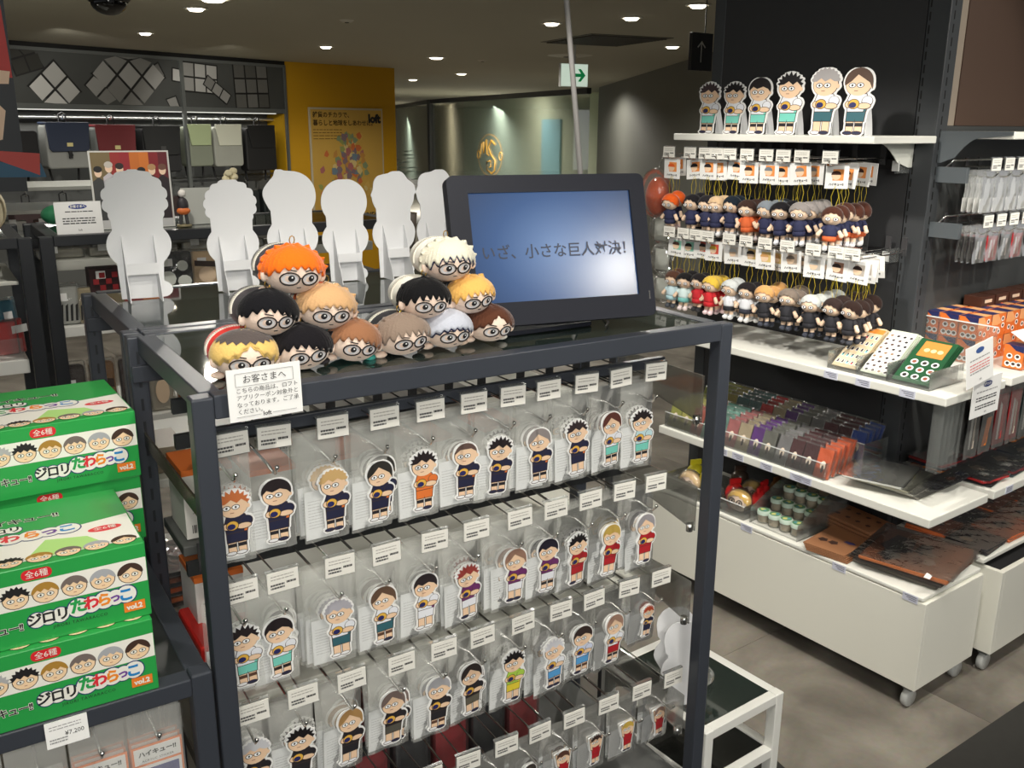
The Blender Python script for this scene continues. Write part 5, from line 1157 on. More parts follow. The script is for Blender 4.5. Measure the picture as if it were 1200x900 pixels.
# wheeled base boxes
BASEW = M((232, 231, 220), 0.38, noise=0.015, scale=2, nm='cream_laminate')
def base_box(label, a0, a1, b0, b1, open_top=False):
    t = gt('wheeled_base', label, 'storage base', 0, 0, 0); th = 0.016
    for nm, bx in (('side_board', (a0, a0+th, b0+0.0, b1)), ('side_board', (a1-th, a1, b0, b1)), ('front_board', (a0+th, a1-th, b0, b0+th)), ('back_board', (a0+th, a1-th, b1-th, b1))):
        mb = MB(); mb.box(bx[0], bx[1], bx[2], bx[3], 0.07, 0.333, BASEW); obj(nm, mb, t, bevel=0.0012)
    mb = MB(); mb.box(a0+th, a1-th, b0+th, b1-th, 0.07, 0.085, M((60, 60, 58), 0.6)); obj('bottom_board', mb, t)
    for a in (a0+0.03, a1-0.03):
        for b in (b0+0.03, b1-0.03):
            mb = MB(); mb.T = Matrix.Translation((a, b, 0.028)) @ Matrix.Rotation(PI/2, 4, 'X'); mb.lathe([(0.001, -0.010), (0.024, -0.010), (0.027, -0.006), (0.027, 0.006), (0.024, 0.010), (0.001, 0.010)], (0, 0, 0), M((176, 178, 176), 0.3), 18)
            cs_ = obj('caster', mb, t); mb = MB(); mb.box(a-0.012, a+0.012, b-0.013, b+0.013, 0.054, 0.07, M((120, 122, 120), 0.4, 0.4)); obj('caster_plate', mb, cs_)
    return t
base_box('cream wheeled base box under the pouch and jar shelves', 0.0, 0.305, 0.0, 1.06)
base_box('open cream wheeled base box at the right edge', 0.351, 1.7, -0.03, 0.29)
mb = MB(); mb.box(0.37, 1.68, -0.01, 0.27, 0.10, 0.325, M((20, 20, 22), 0.9)); 
t = gt('dark_inside', 'dark stock standing in for the dark inside of the open base box', 'infill', 0, 0, 0); obj('contents', mb, t)  # dark block added to stand in for the dark inside of the box
# peg hook back bars for the doll rows
for z in (1.452, 1.20):
    t = gt('hook_rail', 'black hook rail behind the %s row of hanging dolls' % ('upper' if z > 1.3 else 'lower'), 'rail', 0, 0, 0)
    mb = MB(); mb.box(0.285, 0.298, 0.385, 1.08, z-0.014, z+0.014, M((40, 40, 42), 0.4, 0.4)); obj('bar', mb, t)
    mb = MB(); mb.box(0.24, 0.303, 0.372, 0.378, z-0.022, z+0.018, ACRYL); mb.box(0.235, 0.24, 0.365, 0.385, z-0.016, z+0.012, M((190, 192, 190), 0.3)); obj('end_bracket', mb, t)

# ---- hanging dolls
DCARD = {}
def doll(a, b, z, hc, hair, shirt, shorts, shoes, label, group, face=0.0, skin=(236, 206, 178), grpcol=(236, 150, 80)):
    """z is the height of the head's top"""
    t = gt('hanging_doll', label, 'doll', a, b, z-0.128, group=group, rot=(R.uniform(-0.06, 0.06), R.uniform(-0.06, 0.06), -PI/2+face))
    key = (hc, hair, shirt, shorts, shoes)
    if key not in DCARD:
        SKD = M(skin, 0.95, sheen=0.3); HM = hairmat(hc); SM_ = M(shirt, 0.85); FM = M(shoes, 0.8)
        hd = MB(); hd.ell((0, 0, 0.096), (0.028, 0.023, 0.025), SKD, 16, 12); 
        ha = MB(); nu, nv = 26, 6; vs = []; fs = []
        for j in range(nv+1):
            for i in range(nu):
                th = 2*PI*i/nu; f = max(0, -math.sin(th)); pm = PI*0.66-f**1.3*PI*0.25-(0.14 if i % 2 else 0); p = pm*j/nv; kk = 1.10 if hair != 'spiky' else 1.08+0.10*(i % 2)*math.sin(p)
                vs.append((0.028*kk*math.sin(p)*math.cos(th), 0.023*(kk+0.02)*math.sin(p)*math.sin(th), 0.097+0.025*1.12*math.cos(p)))
        for j in range(nv):
            for i in range(nu): fs.append((j*nu+i, j*nu+(i+1) % nu, (j+1)*nu+(i+1) % nu, (j+1)*nu+i))
        ha.add(vs, fs, HM, True)
        ey = MB()
        for s_ in (-1, 1):
            for (rx, rz, y, m) in ((0.0078, 0.0058, -0.0222, M((36, 34, 38), 0.7)), (0.0062, 0.0044, -0.0228, M((238, 236, 236), 0.7)), (0.0022, 0.0026, -0.0234, M((40, 36, 36), 0.7))):
                ey.poly(circ(s_*0.0105, 0.090, rx, rz, 10), y, m)
        ey.poly([(-0.003, 0.0795), (0.003, 0.0795), (0.003, 0.0802), (-0.003, 0.0802)], -0.0205, M((120, 60, 50), 0.7))
        tr = MB(); tr.lathe([(0.001, 0.040), (0.018, 0.040), (0.0195, 0.048), (0.0165, 0.066), (0.010, 0.076), (0.001, 0.077)], (0, 0, 0), SM_, 14)
        sh = MB(); sh.lathe([(0.001, 0.028), (0.0185, 0.028), (0.0195, 0.036), (0.018, 0.044), (0.001, 0.044)], (0, 0, 0), M(shorts, 0.85), 14)
        am = MB(); am.tube([(0.012, 0, 0.068), (0.022, -0.002, 0.058)], [0.007, 0.0075], SM_, 8); am.tube([(0.022, -0.002, 0.058), (0.030, -0.004, 0.047)], [0.0055, 0.006], SKD, 8); am.ell((0.031, -0.004, 0.045), (0.0068, 0.0062, 0.0068), SKD, 8, 6)
        lg = MB(); lg.tube([(0.0085, 0, 0.032), (0.0095, 0, 0.012)], [0.0072, 0.0068], SKD, 8); lg.tube([(0.0093, 0, 0.016), (0.0096, 0, 0.008)], [0.0074, 0.0074], FM, 8); 
        so = MB(); so.ell((0.0098, -0.004, 0.006), (0.0082, 0.0115, 0.0072), FM, 10, 8)
        am2 = MB(); am2.T = Matrix.Scale(-1, 4, (1, 0, 0)); am2.tube([(0.012, 0, 0.068), (0.022, -0.002, 0.058)], [0.007, 0.0075], SM_, 8); am2.tube([(0.022, -0.002, 0.058), (0.030, -0.004, 0.047)], [0.0055, 0.006], SKD, 8); am2.ell((0.031, -0.004, 0.045), (0.0068, 0.0062, 0.0068), SKD, 8, 6)
        lg2 = MB(); lg2.T = Matrix.Scale(-1, 4, (1, 0, 0)); lg2.tube([(0.0085, 0, 0.032), (0.0095, 0, 0.012)], [0.0072, 0.0068], SKD, 8); lg2.tube([(0.0093, 0, 0.016), (0.0096, 0, 0.008)], [0.0074, 0.0074], FM, 8)
        so2 = MB(); so2.T = Matrix.Scale(-1, 4, (1, 0, 0)); so2.ell((0.0098, -0.004, 0.006), (0.0082, 0.0115, 0.0072), FM, 10, 8)
        cd_ = MB()
        for s_ in (-1, 1): cd_.tube([(s_*0.004, 0, 0.120), (s_*0.010, 0.001, 0.150), (s_*0.002, 0.002, 0.180)], 0.0008, M((196, 176, 40), 0.4, 0.3), 4)
        DCARD[key] = [('head', hd.mesh('head')), ('hair', ha.mesh('hair')), ('eyes', ey.mesh('eyes')), ('shirt', tr.mesh('shirt')), ('shorts', sh.mesh('shorts')), ('arm', am.mesh('arm')), ('arm', am2.mesh('arm')), ('leg', lg.mesh('leg')), ('leg', lg2.mesh('leg')), ('shoe', so.mesh('shoe')), ('shoe', so2.mesh('shoe')), ('cord', cd_.mesh('cord'))]
    for n, me in DCARD[key]: link(n, me, t)
    ck = ('card', hc, grpcol)
    if ck not in DCARD:
        cb = MB(); cb.box(-0.034, 0.034, 0.0, 0.0012, 0.0, 0.061, PAPER)
        pr = MB(); pr.poly([(-0.012, 0.022), (0.020, 0.022), (0.020, 0.052), (-0.012, 0.052)], -0.0004, M(grpcol, 0.5)); pr.poly(circ(-0.002, 0.034, 0.0135, 0.011, 12), -0.0006, M((240, 208, 176), 0.5)); pr.poly(circ(-0.002, 0.038, 0.0145, 0.010, 12, -0.1, PI+0.1), -0.0008, M(hc, 0.5))
        DCARD[ck] = (cb.mesh('header_card'), pr.mesh('card_print'))
    hcard = link('header_card', DCARD[ck][0], t, (R.uniform(-0.002, 0.002), 0.002, 0.172), (0, R.uniform(-0.08, 0.08), -face*0.8))
    link('card_print', DCARD[ck][1], hcard); text('ハイキュー!!', 0.0078, INK, hcard, (0.0, -0.0006, 0.011), bold=0.05)
    return t
NV = (36, 40, 72); OR_ = (206, 96, 48); WHT = (226, 228, 230); BK = (34, 34, 40)
up = [(1.045, (226, 96, 34), 'spiky', NV, NV, (230, 200, 196), 'orange-haired doll in navy', 2), (0.955, (30, 28, 32), 'side', NV, NV, (50, 50, 56), 'black-haired doll in navy with dark shoes', 3), (0.893, (34, 32, 36), 'bowl', NV, NV, (60, 62, 66), 'dark-haired doll in navy beside the blond one', 2),
 (0.845, (206, 176, 140), 'spiky', NV, NV, (222, 222, 224), 'pale blond doll in navy', 2), (0.795, (24, 34, 44), 'bowl', NV, NV, (226, 226, 228), 'blue-black-haired doll in navy', 3), (0.73, (58, 40, 34), 'spiky', OR_, OR_, (226, 214, 214), 'dark-haired doll in an orange uniform', 3),
 (0.66, (120, 128, 136), 'side', NV, NV, (52, 54, 66), 'blue-grey-haired doll in navy', 3), (0.6, (24, 22, 26), 'spiky', NV, NV, (214, 216, 222), 'jet black-haired doll in navy, upper row', 3), (0.537, (138, 132, 130), 'side', NV, NV, (222, 222, 226), 'grey-haired doll in navy with white shoes', 4), (0.445, (70, 38, 28), 'bowl', NV, OR_, (220, 220, 222), 'brown-haired doll at the column end, upper row', 5)]
lo = [(1.026, (82, 54, 42), 'side', (190, 214, 222), (170, 206, 214), (66, 70, 78), 'brown-haired doll in pale blue', 2, (140, 200, 180)), (0.965, (28, 26, 28), 'spiky', (206, 226, 226), (120, 190, 186), (224, 210, 210), 'black-haired doll in white and mint', 2, (140, 200, 180)), (0.912, (30, 26, 28), 'spiky', (190, 34, 44), (190, 34, 44), (40, 40, 44), 'black-haired doll in red', 2, (220, 90, 70)),
 (0.862, (220, 184, 70), 'bowl', (196, 34, 42), (196, 34, 42), (226, 200, 204), 'yellow-haired doll in red', 3, (220, 90, 70)), (0.775, (196, 200, 200), 'spiky', (222, 224, 230), BK, (220, 222, 224), 'silver spiky-haired doll in white', 2, (220, 210, 200)), (0.71, (32, 28, 30), 'spiky', (220, 222, 228), (50, 52, 66), (224, 224, 224), 'curly black-haired doll in white', 2, (220, 190, 120)),
 (0.64, (206, 156, 98), 'side', BK, BK, (54, 58, 70), 'sandy-haired doll in black', 3, (220, 190, 120)), (0.56, (120, 108, 98), 'spiky', BK, BK, (56, 60, 72), 'ash brown-haired doll in black', 3, (200, 180, 160)), (0.472, (186, 190, 188), 'side', BK, BK, (50, 54, 66), 'light grey-haired doll in black', 4, (196, 190, 180)), (0.398, (48, 36, 34), 'part', BK, BK, (46, 50, 60), 'dark brown parted-hair doll in black', 5, (150, 110, 90)), (0.348, (44, 30, 26), 'bowl', BK, BK, (50, 52, 60), 'dark doll nearest the column, lower row', 4, (190, 180, 170))]
for row, items in ((0, up), (1, lo)):
    zt = 1.352 if row == 0 else 1.100
    for i, it in enumerate(items):
        b, hc, hr, shc, soc, shoe, ds, n = it[:8]; gc = it[8] if len(it) > 8 else (236, 150, 80)
        hk = hook_proto(0.255, 0.017, 'g')
        hk.location = GP(0.025, b, zt+0.105); hk.rotation_euler = (0, 0, GA-PI/2)
        tag(hk, 'thin chrome peg hook holding the %s' % ds, 'hook', 'doll hooks on the black panel')
        for k in range(n):
            doll(0.052+k*0.036, b+R.uniform(-0.006, 0.006), zt+R.uniform(-0.006, 0.004), hc, hr, shc, soc, shoe,
                 ('%s, front of its hook' % ds) if k == 0 else '%s, %s behind the front one' % (ds, ORD[k-1]), 'front hanging dolls' if k == 0 else 'back hanging dolls: '+ds, R.uniform(-0.35, 0.5) if k else R.uniform(-0.15, 0.35)+(0.4 if i > 7 and row == 0 else 0), grpcol=gc)

# ---- six figure standees on the high shelf
for i, (b, st, h, lb) in enumerate(((0.905, F('spiky', (62, 48, 52), WH, MINT, MINT, BLK), 0.150, 'messy dark-haired figure standee at the far end of the high shelf'), (0.808, F('spiky', (30, 26, 28), WH, MINT, MINT, BLK), 0.148, 'short black spiky figure standee, second along the high shelf'),
    (0.714, F('bowl', (34, 28, 30), WH, MINT, MINT, BLK), 0.158, 'bowl-cut black-haired figure standee in mint shorts'), (0.610, F('spiky', (26, 24, 26), WH, MINT, MINT, BLK), 0.168, 'pointed black-haired figure standee in mint shorts'),
    (0.494, F('curly', (170, 166, 166), WH, TEAL, TEAL, None), 0.175, 'silver-haired figure standee in teal shorts'), (0.392, F('side', (84, 60, 46), WH, TEAL, TEAL, BLK), 0.172, 'brown-haired figure standee nearest the column'))):
    t = gt('figure_standee', lb, 'standee', 0.045, b, 1.5325, group='figure standees on the high shelf', rot=(-0.06, 0, -PI/2+0.16))
    bme, pme = fig_meshes(st, h); o = link('cut_out', bme, t); o.rotation_euler = (0, 0, 0); link('printed_figure', pme, o)
    for sx in (-0.014, 0.030):
        mb = MB(); mb.prism([(0.0015, 0), (0.05, 0), (0.04, h*0.18), (0.02, h*0.45), (0.0015, h*0.62)], sx, sx+0.0012, CARD, 'x'); obj('strut', mb, t)

# ---- card trays on the upper shelf
def card_tray(label, b0, b1, h, base, kind):
    t = gt('acrylic_tray', 'clear acrylic stand holding %s' % label, 'tray', 0.022, 0, 0.9005)
    L = 0.165; 
    mb = MB(); mb.box(0, L, b0-0.008, b0-0.005, 0, 0.05, ACRYL); mb.box(0, L, b1+0.005, b1+0.008, 0, 0.05, ACRYL); mb.box(0, 0.003, b0-0.005, b1+0.005, 0, 0.022, ACRYL); mb.box(0, L, b0-0.005, b1+0.005, 0, 0.003, ACRYL); obj('tray', mb, t)
    for k in range(4):
        c = gt('sticker_sheet', label if k == 0 else '%s sheet under the top one: ' % ORD[k-1]+label, 'card', 0.030+k*0.006, (b0+b1)/2, 0.910+k*-0.0, group=None if k == 0 else 'sheets under: '+label, rot=(0, -0.62, 0))
        w = b1-b0; zz = -0.0045*k
        mb = MB(); mb.box(0, h, -w/2, w/2, zz-0.002, zz, M(base, 0.4, nm='sheet_card')); obj('sheet', mb, c)
        if k: continue
        mb = MB(); z = zz+0.0003
        if kind == 'mini':
            mb.poly([(h*0.86, -w/2), (h*0.97, -w/2), (h*0.97, w/2), (h*0.86, w/2)], z, M((222, 140, 60), 0.5), 'z')
            for i in range(5):
                for j in range(5):
                    x = h*(0.12+0.16*i); y = -w*0.38+w*0.19*j; mb.poly([(x-0.007, y-0.0045), (x+0.007, y-0.0045), (x+0.007, y+0.0045), (x-0.007, y+0.0045)], z, PAPER, 'z')
                    mb.poly([(x-0.005, y-0.003), (x+0.001, y-0.003), (x+0.001, y+0.003), (x-0.005, y+0.003)], z+0.0002, M(R.choice([(60, 50, 70), (200, 60, 60), (90, 180, 180), (70, 60, 60)]), 0.5), 'z'); mb.poly(circ(x+0.0035, y, 0.003, 0.003, 8), z+0.0002, M((60, 44, 40), 0.5), 'z')
        elif kind == 'dots':
            for i in range(9):
                for j in range(4):
                    x = h*(0.08+0.10*i); y = -w*0.36+w*0.24*j+(w*0.05 if i % 2 else -w*0.02); mb.poly(circ(x, y, 0.0072, 0.0078, 12), z, PAPER, 'z'); mb.poly(circ(x-0.0008, y, 0.0042, 0.0048, 10), z+0.0002, M(R.choice([(40, 36, 36), (90, 70, 60), (60, 50, 50), (150, 120, 90)]), 0.5), 'z')
        else:
            mb.poly([(h*0.60, -w*0.36), (h*0.95, -w*0.36), (h*0.95, w*0.34), (h*0.60, w*0.34)], z, M((226, 140, 64), 0.5), 'z')
            for y in (-0.2, -0.02, 0.16): mb.poly(circ(h*0.75, y*w, 0.007, 0.008, 12), z+0.0002, M((240, 210, 160), 0.5), 'z')
            for i in range(3):
                for j in range(3):
                    x = h*(0.14+0.16*i); y = -w*0.30+w*0.28*j; mb.poly(circ(x, y, 0.0095, 0.0105, 14), z, PAPER, 'z'); mb.poly(circ(x, y, 0.0055, 0.006, 12), z+0.0002, M(R.choice([(40, 36, 36), (150, 80, 60), (60, 50, 50)]), 0.5), 'z')
        obj('print', mb, c)
    mb = MB(); w = b1-b0
    return t
card_tray('sticker sheets printed with rows of tiny figures', 0.300, 0.377, 0.165, (226, 206, 170), 'mini')
card_tray('sticker sheets covered with round white head stickers', 0.208, 0.287, 0.17, (206, 214, 196), 'dots')
card_tray('dark green card with an orange window and round faces', 0.088, 0.192, 0.16, (34, 84, 52), 'green')
# ---- blocks of orange boxes
OB = {}
def orange_box(a, b, z, label, grp, fdir=0):
    t = gt('orange_box', label, 'box', a, b, z, group=grp, rot=(0, 0, R.uniform(-0.03, 0.03)))
    if 'b' not in OB:
        w, d, h = 0.078, 0.054, 0.066
        mb = MB(); mb.box(-w/2, w/2, -d/2, d/2, 0, h, M((226, 118, 50), 0.35)); OB['b'] = mb.mesh('carton')
        pr = MB(); NVB = M((38, 44, 92), 0.4)
        pr.poly([(-d/2, h), (-d/2, h*0.72), (-d*0.1, h*0.78), (d*0.25, h)], -w/2-0.0004, NVB, 'x')
        for (y, zz) in ((-0.012, 0.034), (0.010, 0.034), (-0.018, 0.012), (-0.003, 0.012), (0.013, 0.012)):
            pr.poly(circ(y, zz, 0.0085, 0.008, 12), -w/2-0.0006, PAPER, 'x'); pr.poly(circ(y, zz+0.001, 0.005, 0.0045, 10), -w/2-0.0008, M((60, 44, 40), 0.5), 'x')
        pr.poly([(-w*0.5, h), (-w*0.1, h), (w*0.2, h*0.6), (-w*0.1, h*0.5), (-w*0.5, h*0.55)][::-1], -d/2-0.0004, M((236, 168, 110), 0.4))
        for (x, zz) in ((-0.02, 0.02), (0.004, 0.014), (0.024, 0.03), (0.02, 0.05)): pr.poly(circ(x, zz, 0.009, 0.008, 12), -d/2-0.0006, PAPER); pr.poly(circ(x, zz, 0.005, 0.0045, 10), -d/2-0.0008, M((70, 50, 40), 0.5))
        pr.poly([(-w*0.5, -d*0.5), (0, -d*0.5), (w*0.1, d*0.5), (-w*0.5, d*0.5)], h+0.0004, NVB, 'z'); pr.poly([(0.0, -d*0.5), (w*0.5, -d*0.5), (w*0.5, 0.2*d), (w*0.1, d*0.4)], h+0.0004, M((236, 176, 120), 0.4), 'z')
        OB['p'] = pr.mesh('print')
    link('carton', OB['b'], t); link('print', OB['p'], t)
for lvl in range(2):
    for j in range(3):
        for i in range(7):
            if i > 1 and j == 0: continue
            orange_box(0.432+i*0.083, 0.305-j*0.058, 0.901+lvl*0.0675, 'orange and navy box, %s layer, left face of the block, %s from the wall' % ('upper' if lvl else 'lower', ORD[j]) if i == 0 else 'orange and navy box in the %s layer, %s rank, %s along' % ('upper' if lvl else 'lower', ORD[j], ORD[i]), 'orange boxes, left face' if i == 0 else 'orange boxes, inside the block')
for i in range(6): orange_box(0.47+i*0.085, 0.07, 0.903, 'orange box in the white tray before the tall block, %s along' % ORD[i], 'front tray orange boxes')
t = gt('open_tray', 'white open tray lids tipped over the front orange boxes', 'tray', 0, 0, 0)
for i in range(5): mb = MB(); mb.T = Matrix.Translation((0.47+i*0.085, 0.05, 0.985)) @ Matrix.Rotation(0.5, 4, 'X'); mb.box(-0.038, 0.038, -0.04, 0.04, -0.001, 0.001, CARD); obj('lid_flap', mb, t)
for i in range(6):
    t = gt('brown_box', 'dark brown box with pale lettering, %s along the wall' % ORD[i], 'box', 0.60+i*0.085, 0.270, 0.901)
    mb = MB(); mb.box(-0.038, 0.038, -0.028, 0.028, 0, 0.165, M((70, 40, 28), 0.4)); obj('carton', mb, t, bevel=0.001)
    mb = MB(); mb.poly([(-0.022, 0.145), (0.022, 0.145), (0.022, 0.155), (-0.022, 0.155)], -0.0285, M((220, 196, 170), 0.5)); mb.poly(circ(0.0, 0.132, 0.007, 0.005, 10), -0.0285, M((214, 90, 60), 0.5)); obj('print', mb, t)
# clear fence on the second unit's shelf
t = gt('acrylic_fence', 'clear acrylic fence around the block of orange boxes', 'fence', 0, 0, 0)
mb = MB(); mb.box(0.386, 0.388, 0.10, 0.335, 0.901, 1.02, ACRYL); mb.box(0.385, 0.389, 0.10, 0.335, 1.018, 1.021, M((230, 232, 230), 0.2)); obj('sheet', mb, t)
# small white notices at the shelf corner
t = gt('notice_sign', 'tilted white notice with blue oval standing on the upper shelf corner', 'sign', 0.115, 0.0, 0.925, rot=(-0.1, -0.10, 0.05))
mb = MB(); mb.box(-0.068, 0.076, 0, 0.002, 0.0, 0.106, PAPER); obj('card', mb, t); mb = MB(); mb.poly(circ(0.004, 0.088, 0.022, 0.0075, 18), -0.0005, M((60, 90, 150), 0.5)); bars(mb, -0.05, 0.055, (0.068, 0.034), 0.003, -0.0005, GREY, 3); bars(mb, -0.05, 0.055, (0.056, 0.048, 0.041), 0.003, -0.0005, M((214, 120, 120), 0.5), 8); obj('small_print', mb, t); text('loft', 0.008, INK, t, (0.004, -0.001, 0.012))
t = gt('notice_sign', 'white notice with dark blue oval hanging below the upper shelf edge', 'sign', 0.185, 0.0, 0.825, rot=(0.0, -0.02, 0.0))
mb = MB(); mb.box(-0.07, 0.074, 0.012, 0.014, 0.0, 0.104, PAPER); obj('card', mb, t); mb = MB(); mb.poly(circ(0.002, 0.086, 0.023, 0.008, 18), 0.0115, M((34, 50, 110), 0.5)); bars(mb, -0.05, 0.055, (0.068,), 0.003, 0.0115, GREY, 3); bars(mb, -0.05, 0.055, (0.052, 0.045, 0.030, 0.023), 0.0034, 0.0115, M((40, 40, 44), 0.5), 8); obj('small_print', mb, t)
text('お客さまへ', 0.0085, CREAMC, t, (0.002, 0.0110, 0.086), bold=0.02); text('loft', 0.008, INK, t, (0.004, 0.0110, 0.010))
# ---- packs hanging on the second unit
for row, z in ((0, 1.437), (1, 1.285)):
    t = gt('hook_rail', 'chrome hook rail of the %s row on the second unit' % ('upper' if row == 0 else 'second'), 'rail', 0, 0, 0)
    mb = MB(); mb.tube([(0.345, 0.290, z+0.01), (0.345, 0.27, z+0.03), (0.355, 0.265, z+0.03), (1.5, 0.265, z+0.03)], 0.003, CHROME); mb.tube([(0.36, 0.290, z-0.01), (1.5, 0.290, z-0.01)], 0.004, CHROME); obj('wire', mb, t)
    mb = MB(); mb.box(0.33, 0.345, 0.22, 0.312, z-0.03, z+0.012, M((86, 92, 96), 0.4)); obj('end_bracket', mb, t)
    for i in range(6):
        a = 0.375+i*0.072
        hk = hook_proto(0.13, 0.032, 'u'); hk.location = GP(a, 0.158, z-0.01); hk.rotation_euler = (0, 0, GA); tag(hk, 'chrome peg hook of the second unit, %s of the %s row' % (ORD[i], 'upper' if row == 0 else 'second'), 'hook', 'hooks on the second unit')
        for k in range(4):
            t = thing('clear_pack', ('clear pack with white cut-outs' if row == 0 else 'clear pack with red and black cards')+(' at the front, %s of its row' % ORD[i] if k == 0 else ', %s behind the front one on the %s hook' % (ORD[k-1], ORD[i])), 'pack', GP(a, 0.178+k*0.016, z+0.006), GA, 'second unit packs' if k else 'second unit front packs')
            link('film', film_mesh(0.066, 0.10 if row else 0.115), t)
            mb = MB()
            if row == 0: mb.box(-0.030, 0.030, 0.003, 0.004, -0.112, -0.075, PAPER); mb.box(-0.012, 0.012, 0.0015, 0.003, -0.095, -0.035, CARD); mb.ell((0, 0.002, -0.03), (0.008, 0.001, 0.01), CARD, 10, 6)
            else: mb.box(-0.030, 0.030, 0.003, 0.004, -0.098, -0.03, M((196, 40, 50) if i % 2 else (40, 36, 40), 0.5)); mb.box(-0.012, -0.004, 0.0015, 0.003, -0.09, -0.04, PAPER); mb.box(0.006, 0.012, 0.0015, 0.003, -0.09, -0.04, M((220, 200, 190), 0.5))
            obj('card', mb, t)
# packs and strip under the second unit's shelf
t = gt('acrylic_strip', 'tall clear acrylic strip hanging under the upper shelf corner', 'display strip', 0.075, 0.03, 0.69)
mb = MB()
for i in range(5): mb.box(-0.055+i*0.024, -0.053+i*0.024, 0, 0.03, 0, 0.19, ACRYL)
mb.box(-0.055, 0.05, 0.03, 0.032, 0, 0.19, ACRYL); obj('ribs', mb, t)
for i in range(8):
    c = [(24, 24, 26), (22, 24, 30), (150, 30, 36), (176, 34, 40), (44, 60, 60), (30, 30, 34), (170, 60, 40), (34, 34, 36)][i]
    for k in range(3):
        t = gt('hanging_pack', ('%s hanging pack under the orange box shelf, %s along' % ('red' if c[0] > 100 else 'dark', ORD[i])) if k == 0 else 'hanging pack %s behind the front at place %s under the orange box shelf' % (ORD[k-1], ORD[i]), 'pack', 0.20+i*0.075, 0.04+k*0.02, 0.868, group='packs under the orange box shelf' if k else None)
        mb = MB(); mb.box(-0.030, 0.030, 0.001, 0.003, -0.165, -0.02, M(c, 0.5)); obj('card', mb, t)
        if k == 0:
            mb = MB(); 
            if i == 1: mb.prism([(-0.016, -0.155), (0.008, -0.155), (0.022, -0.075), (-0.002, -0.075)], -0.0002, 0.0008, M((226, 130, 50), 0.5))
            else: mb.prism([(-0.014, -0.15), (-0.004, -0.15), (-0.002, -0.05), (-0.012, -0.04)], -0.0002, 0.0008, M((226, 224, 220), 0.5)); mb.prism([(0.004, -0.15), (0.014, -0.15), (0.012, -0.06), (0.004, -0.05)], -0.0002, 0.0008, M((220, 206, 190) if i != 2 else (200, 60, 60), 0.5))
            obj('print', mb, t)
        link('film', film_mesh(0.066, 0.175), t)
# ---- middle shelf: trays of small pouches
def tray(label, a0, a1, b0, b1, z, h):
    t = gt('clear_tray', label, 'tray', 0, 0, 0); w = 0.002
    for nm, bx in (('front_sheet', (a0, a0+w, b0, b1, z, z+h)), ('side_sheet', (a0+w, a1, b0, b0+w, z, z+h)), ('side_sheet', (a0+w, a1, b1-w, b1, z, z+h)), ('base_sheet', (a0+w, a1, b0+w, b1-w, z, z+0.002))):
        mb = MB(); mb.box(*bx, ACRYL); obj(nm, mb, t)
    mb = MB(); mb.box(a0-0.0005, a0+0.0025, b0, b1, z+h-0.001, z+h+0.001, M((225, 228, 226), 0.15)); obj('bright_edge', mb, t)
    return t
tray('long clear tray holding the front row of pouches', 0.012, 0.155, 0.352, 0.985, 0.571, 0.05)
tray('raised clear tray holding the back row of pouches', 0.165, 0.290, 0.33, 0.985, 0.571, 0.085)
def small_pouch(a, b, z, w, h, c, label, grp, lean=0.35, body=True):
    t = gt('small_pouch', label, 'pouch', a, b, z, group=grp, rot=(0, lean, R.uniform(-0.1, 0.1)))
    k = ('pouch', c, w, h)
    if k not in OB:
        mb = MB(); mb.box(0, 0.010, -w/2, w/2, 0.0, h, M(c, 0.35, coat=0.4)); OB[k] = mb.mesh('pouch_body')
        pr = MB(); pr.poly(circ(0, h*0.42, w*0.2, h*0.16, 10), -0.0012, M((236, 220, 200), 0.5), 'x'); pr.poly(circ(0, h*0.30, w*0.1, h*0.14, 8), -0.0014, M((70, 60, 60), 0.5), 'x'); OB[k+('p',)] = pr.mesh('pouch_print')
        f = MB(); f.box(-0.0008, 0.0112, -w/2-0.002, w/2+0.002, -0.001, h+0.006, FILM2); OB[k+('f',)] = f.mesh('film')
    link('pouch_body', OB[k], t); link('pouch_print', OB[k+('p',)], t); link('film', OB[k+('f',)], t)
fc = [('yellow-green', (176, 178, 84)), ('yellow-green', (190, 186, 96)), ('coral', (206, 110, 90)), ('mint', (120, 176, 160)), ('mint', (130, 180, 166)), ('pink', (196, 120, 120)), ('beige', (196, 180, 150)), ('purple', (112, 46, 150)), ('grey', (120, 120, 112)), ('silver', (150, 148, 150)), ('maroon', (92, 36, 44)), ('dark maroon', (84, 30, 40)), ('orange', (232, 108, 50))]
for i, (nm, c) in enumerate(fc):
    b = 0.955-i*0.0485
    for k in range(5): small_pouch(0.02+k*0.026, b+R.uniform(-0.002, 0.002), 0.573+0.003*k, 0.045, 0.086, c, ('%s small pouch at the front of the middle shelf tray, place %s' % (nm, ORD[i] if i < 12 else 'thirteenth')) if k == 0 else '%s pouch, %s behind the front one, long tray place %s' % (nm, ORD[k-1], ORD[min(i, 11)]), None if k == 0 else 'front tray pouches, %s %s' % (nm, ORD[min(i, 11)]))
bc = [('lime', (170, 176, 80)), ('lime', (180, 184, 88)), ('olive', (150, 140, 70)), ('teal', (60, 100, 100)), ('teal', (70, 110, 110)), ('red', (190, 40, 46)), ('beige', (176, 160, 130)), ('purple', (96, 44, 130)), ('grey', (110, 110, 102)), ('silver', (128, 126, 128)), ('maroon', (84, 34, 44)), ('dark maroon', (78, 28, 38)), ('blue', (24, 66, 150))]
